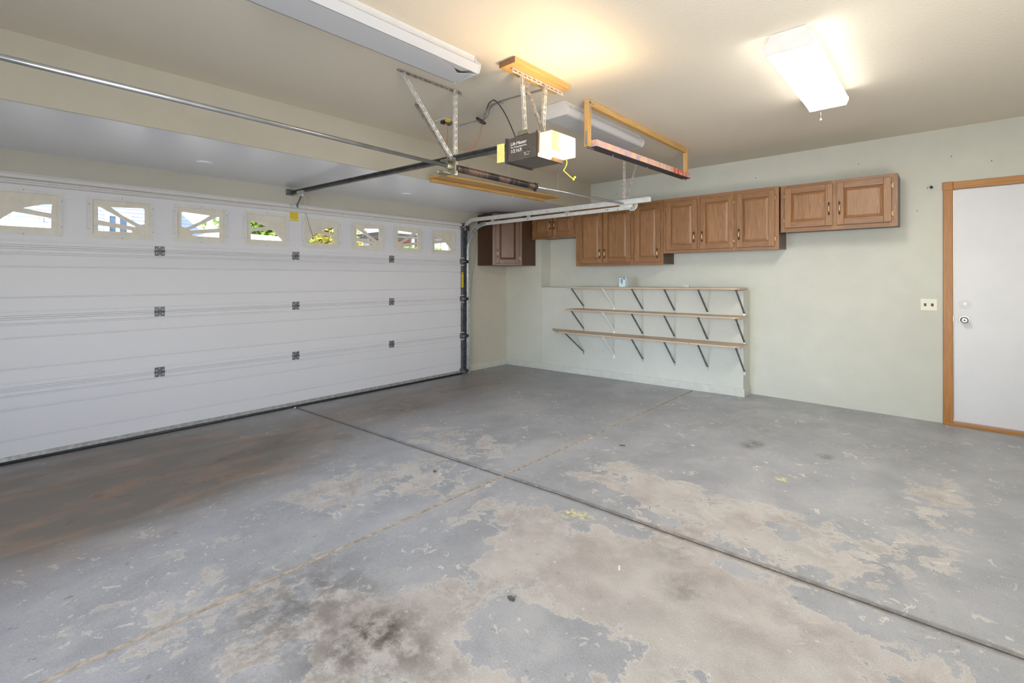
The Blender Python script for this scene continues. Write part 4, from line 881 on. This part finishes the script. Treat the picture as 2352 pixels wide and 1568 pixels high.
obj('underside_paint', MB().box((fx0-.003, fa+.043, fz0-.0012), (fx1+.043, fb-.046, fz0-.0002), rot=rot, piv=(0, fa, fz0)), 'navy', lowr)
obj('corner_strap', MB().box((fx0+.012, fa-.002, fz0+.01), (fx0+.028, fa, fz0+.115)).box((fx0+.012, fa-.002, fz0-.003), (fx0+.028, fa+.10, fz0-.001)), 'galv', wfm)
obj('corner_strap', MB().box((fx1, fa+.004, ZC-.03), (fx1+.002, fa+.075, ZC-.018)).box((fx1, fa+.012, ZC-.10), (fx1+.002, fa+.024, ZC-.018)), 'galv', wfm)
obj('corner_strap', MB().box((fx0+.012, fb, fz0+.05), (fx0+.028, fb+.002, ZC-.02)).box((fx0+.012, fb-.09, fz0+.030), (fx0+.028, fb+.002, fz0+.032)), 'galv', wfm)
mb = MB()
for y in (3.35, 3.95, 4.45): mb.cyl((-1.97, y, fz0+.012), (-1.97, y, fz0-.004+.02*(y-2.9)/1.9), .005, 8)
mb.cyl((-1.97, fa-.001, ZC-.03), (-1.97, fa-.003, ZC-.03), .006, 8)
for z in (2.33, 2.36, 2.43): mb.cyl((-1.97, fb-.040, z+.03), (-1.97, fb-.037, z+.03), .004, 6)
obj('screw', mb, 'galv', wfm)

# ------------------------------------------------------------------ hanging shelf on chains
hsf = thing('hanging_shelf', (-3.53, 3.7, 2.28), 'pine board hung on chains by the dropped ceiling face', 'hanging shelf')
tilt = Matrix.Rotation(math.atan2(.022, 1.8), 3, 'X'); pv = (-3.5, 2.78, 2.25)
obj('board', MB().box((-3.625, 2.775, 2.252), (-3.435, 4.60, 2.270), rot=tilt, piv=pv), 'pine', hsf, bevel=.002)
obj('stiffener', MB().box((-3.640, 2.79, 2.222), (-3.600, 4.53, 2.251), rot=tilt, piv=pv), 'pine', hsf, bevel=.002)
def chain(mb, p, q, link=.022, r=.0018, w=.010):
    p, q = V(p), V(q); L = (q-p).length; d = (q-p)/L; n = max(2, int(L/(link*.72))); a = d.orthogonal().normalized(); b = d.cross(a)
    for i in range(n):
        c = p + d*(L*(i+.5)/n); s = a if i % 2 else b
        mb.tube([c + d*(link/2*math.cos(2*PI*k/8)) + s*(w/2*math.sin(2*PI*k/8)) for k in range(9)], r, 4, cap=False)
for y in (3.10, 3.70, 4.575):
    mb = MB(); zt = 2.637; chain(mb, (-3.447, y, zt-.01), (-3.447, y, 2.274+.012*(y-2.78))); o = obj('chain', mb, 'galv', hsf)
    obj('screw_hook', MB().cyl((-3.447, y, zt-.001), (-3.447, y, zt-.015), .003, 6), 'galv', o)
obj('small_hook', MB().tube(smooth([(-3.60, 3.93, 2.236), (-3.60, 3.93, 2.215), (-3.60, 3.938, 2.200), (-3.60, 3.95, 2.207)]), .003, 6), 'galv', hsf)

# ------------------------------------------------------------------ bits lying on the floor
mb = MB(); px, py = -1.29, 1.40
mb.tube([(px+.016*math.cos(2*PI*i/14)*(1+.2*math.sin(3*i)), py+.010*math.sin(2*PI*i/14), .002+.003*abs(math.sin(i*1.7))) for i in range(15)], .0020, 6, cap=False).add([(px-.010, py-.006, .002), (px+.012, py-.004, .003), (px+.009, py+.007, .004), (px-.008, py+.006, .003)], [(0, 1, 2, 3)]).tube([(px+.012, py+.002, .004), (px+.018, py+.010, .02)], .0015, 5)
tag(obj('dry_leaf', mb, 'dead_leaf'), 'tiny curled dark dry leaf on the bare concrete', 'leaf')
tag(obj('paint_chip', MB().box((-1.075, 1.862, .0005), (-1.068, 1.892, .004), rot=Matrix.Rotation(.5, 3, 'Z')), 'chip'), 'thin white chip lying on the bare concrete slab', 'chip')
tag(obj('white_crumb', MB().sphere((-5.03, 2.10, -.064), .010, 8, 6, sc=(1, 1.5, .7)), 'chip'), 'small white crumb against the garage door at the floor joint', 'crumb')
tag(obj('dark_crumb', MB().sphere((-2.55, 2.00, -.014), .011, 8, 6, sc=(1.4, 1, .4)), 'dead_leaf'), 'small dark crumb near the crossing of the joints', 'crumb')
tag(obj('dark_splinter', MB().bar((-1.86, 3.26, .002), (-1.82, 3.28, .003), .008, .004), 'dead_leaf'), 'dark splinter lying on the grey painted slab', 'splinter')

# ------------------------------------------------------------------ outside, seen through the door windows
structure('ground', MB().box((-60, -40, -.4), (XF-.13, 60, -.16)), 'drive', 'pale driveway outside the garage', 'ground')
hb = thing('blue_house', (-20.3, 2, 0), 'pale blue house with lap siding and a white gable trim, outside', 'house')
mb = MB(); z = .0; HX0 = -20.0
def gable(zv): return 6.6 if zv < 1.6 else (4.98 - (zv-3.08)*1.03)
while z < 8.5:
    y1 = gable(z+.09)
    if y1 < -9.5: break
    mb.add([(HX0+.022, -10, z), (HX0+.022, y1, z), (HX0, y1, z+.12), (HX0, -10, z+.12), (HX0-.3, -10, z), (HX0-.3, y1, z), (HX0-.3, y1, z+.12), (HX0-.3, -10, z+.12)],
           [(0, 1, 2, 3), (4, 7, 6, 5), (0, 4, 5, 1), (1, 5, 6, 2), (3, 2, 6, 7), (0, 3, 7, 4)]); z += .12
o = obj('siding', mb, 'siding', hb)
mb = MB().bar((HX0+.15, 6.6, 1.60), (HX0+.15, -2.4, 10.3), .34, .26, (0, 1, 1)); obj('gable_trim', mb, 'trim_white', hb)
mb = MB().bar((HX0-3.9, 6.62, 1.58), (HX0-3.9, -2.4, 10.26), 8.0, .12, (0, 1, 1)); obj('roof', mb, 'roof', hb)
wn_ = obj('window', MB().box((HX0+.02, 2.28, 2.2), (HX0+.06, 2.40, 3.42)).box((HX0+.02, 2.84, 2.2), (HX0+.06, 2.96, 3.42)).box((HX0+.02, 2.56, 2.2), (HX0+.06, 2.66, 3.42)).box((HX0+.02, 2.40, 3.32), (HX0+.06, 2.56, 3.42)).box((HX0+.02, 2.66, 3.32), (HX0+.06, 2.84, 3.42)), 'trim_white', hb)
for a, b in ((2.40, 2.56), (2.66, 2.84)): obj('pane', MB().box((HX0+.03, a, 2.2), (HX0+.045, b, 3.32)), 'ext_glass', wn_)
obj('corner_board', MB().box((HX0+.02, .20, 0), (HX0+.07, .30, 3.6)).box((HX0+.02, .82, 0), (HX0+.07, .88, 3.2)), 'trim_white', hb)
obj('band_board', MB().box((HX0+.02, -4, 2.66), (HX0+.30, 1.45, 2.95)), 'trim_white', hb)
obj('porch_lamp', MB().box((HX0+.02, .90, 3.00), (HX0+.12, .98, 3.14)), 'switch', hb, bevel=.01)
# van parked across the street: roof and windscreen show in the lowest gaps
vn = thing('parked_van', (-13, 4.4, -.16), 'white roof of a parked van through the lower window gaps', 'van')
po = [(2.9, .3), (2.9, 1.95), (3.05, 2.27), (3.4, 2.36), (4.8, 2.33), (5.3, 2.20), (6.0, 1.62), (6.9, 1.42), (7.05, 1.2), (7.1, .3)]
obj('van_body', MB().prism([(-13.9, y, z) for y, z in po], (1.8, 0, 0)), 'van', vn, bevel=.05, seg=3)
obj('windscreen', MB().add([(-13.7, 5.36, 2.15), (-12.3, 5.36, 2.15), (-12.3, 5.98, 1.66), (-13.7, 5.98, 1.66)], [(0, 1, 2, 3)]), 'ext_glass', vn)
obj('side_window', MB().box((-12.1, 4.3, 1.5), (-12.09, 5.3, 2.05)), 'ext_glass', vn)
for y in (3.6, 6.2): obj('wheel', MB().cyl((-12.35, y, .18), (-12.05, y, .18), .34, 20), 'black', vn)
# trees
def tree(label, x, y, h, r, mat, n, seed):
    rd = random.Random(seed); t = thing('leafy_tree', (x, y, -.16), label, 'tree', 'trees outside')
    mb = MB().tube(smooth([(x, y, -.16), (x+.1, y, h*.3), (x-.05, y+.1, h*.55), (x, y, h*.8)]), [.22-.0065*i for i in range(25)], 8)
    for k in range(7):
        a = k*2.4; p = V((x, y, h*(.3+.06*k))); mb.tube([p, p+V((math.cos(a)*r*.45, math.sin(a)*r*.45, r*.3)), p+V((math.cos(a)*r*.8, math.sin(a)*r*.8, r*.45))], [.07, .05, .02], 6)
    obj('trunk', mb, 'bark', t)
    vs = []; fs = []; cl = [(V((rd.uniform(-1, 1), rd.uniform(-1, 1), rd.uniform(-1, 1)))) for _ in range(26)]
    for i in range(n):
        c = cl[i % 26]; g = V((rd.gauss(0, .26), rd.gauss(0, .26), rd.gauss(0, .22))) + c*.62
        p = V((x, y, h*.58)) + V((g.x*r, g.y*r, g.z*h*.50)); s = rd.uniform(.07, .15)
        a = V((rd.gauss(0, 1), rd.gauss(0, 1), rd.gauss(0, 1))).normalized(); b = a.orthogonal().normalized(); o = len(vs)
        vs += [p-a*s, p-b*s*.5, p+a*s, p+b*s*.5]; fs.append((o, o+1, o+2, o+3))
    o = obj('foliage', MB().add(vs, fs), mat, t); o['kind'] = 'stuff'
    return t
tree('green leafy tree just past the gable of the blue house', -16.2, 5.55, 4.9, 1.35, 'leaf_green', 7000, 3)
tree('yellow-green leafy tree right of the opener arm, outside', -17, 7.95, 5.6, 1.2, 'leaf_yellow', 9000, 5)
tree('tall green tree farther back between the two others', -30, 12.5, 7.0, 2.4, 'leaf_green', 5000, 9)
# brick house with a dark porch roof
bh = thing('brick_house', (-18.6, 14, 0), 'red brick house with a dark porch roof, white posts and a white stucco wall', 'house')
bz = MB(); z = 0.0; row = 0
while z < 3.15:
    y = 10.9 + (.15 if row % 2 else 0)
    while y < 14.05: bz.box((-18.45, y, z), (-18.3, min(y+.28, 14.05), z+.088)); y += .29
    z += .098; row += 1
o = obj('brickwork', bz, 'brick', bh); o['kind'] = 'stuff'
obj('backing_wall', MB().box((-18.9, 10.85, 0), (-18.4, 14.1, 3.16)), 'stucco', bh)
obj('porch_roof', MB().box((-18.9, 10.5, 3.02), (-16.9, 13.95, 3.20)), 'roof', bh)
obj('gutter', MB().box((-16.92, 10.5, 3.18), (-16.82, 13.95, 3.24)), 'trim_white', bh)
for y in (10.75, 12.1, 13.7): obj('porch_post', MB().box((-17.1, y, 0), (-16.98, y+.12, 3.02)), 'trim_white', bh, bevel=.01)
obj('stucco_wall', MB().box((-18.6, 14.12, 0), (-18.2, 17.5, 3.25)), 'stucco', bh)
obj('brick_cap', MB().box((-18.25, 13.75, 3.05), (-17.9, 14.2, 3.35)), 'brick', bh)
hg = thing('clipped_hedge', (-15, 11.6, 0), 'pale green clipped hedge below the brick house', 'hedge')
mb = MB(); rd = random.Random(4)
for i in range(2600):
    p = V((-15+rd.uniform(-.5, .5), rd.uniform(10.0, 11.75), 2.48-abs(rd.gauss(0, .5)))); a = V((rd.gauss(0, 1), rd.gauss(0, 1), rd.gauss(0, 1))).normalized(); b = a.orthogonal().normalized(); s = .06
    mb.add([p-a*s, p-b*s*.6, p+a*s, p+b*s*.6], [(0, 1, 2, 3)])
o = obj('hedge_leaves', mb, 'lawn', hg); o['kind'] = 'stuff'
obj('hedge_core', MB().box((-15.45, 10.05, -.16), (-14.55, 11.7, 2.33)), 'lawn', hg, bevel=.1)
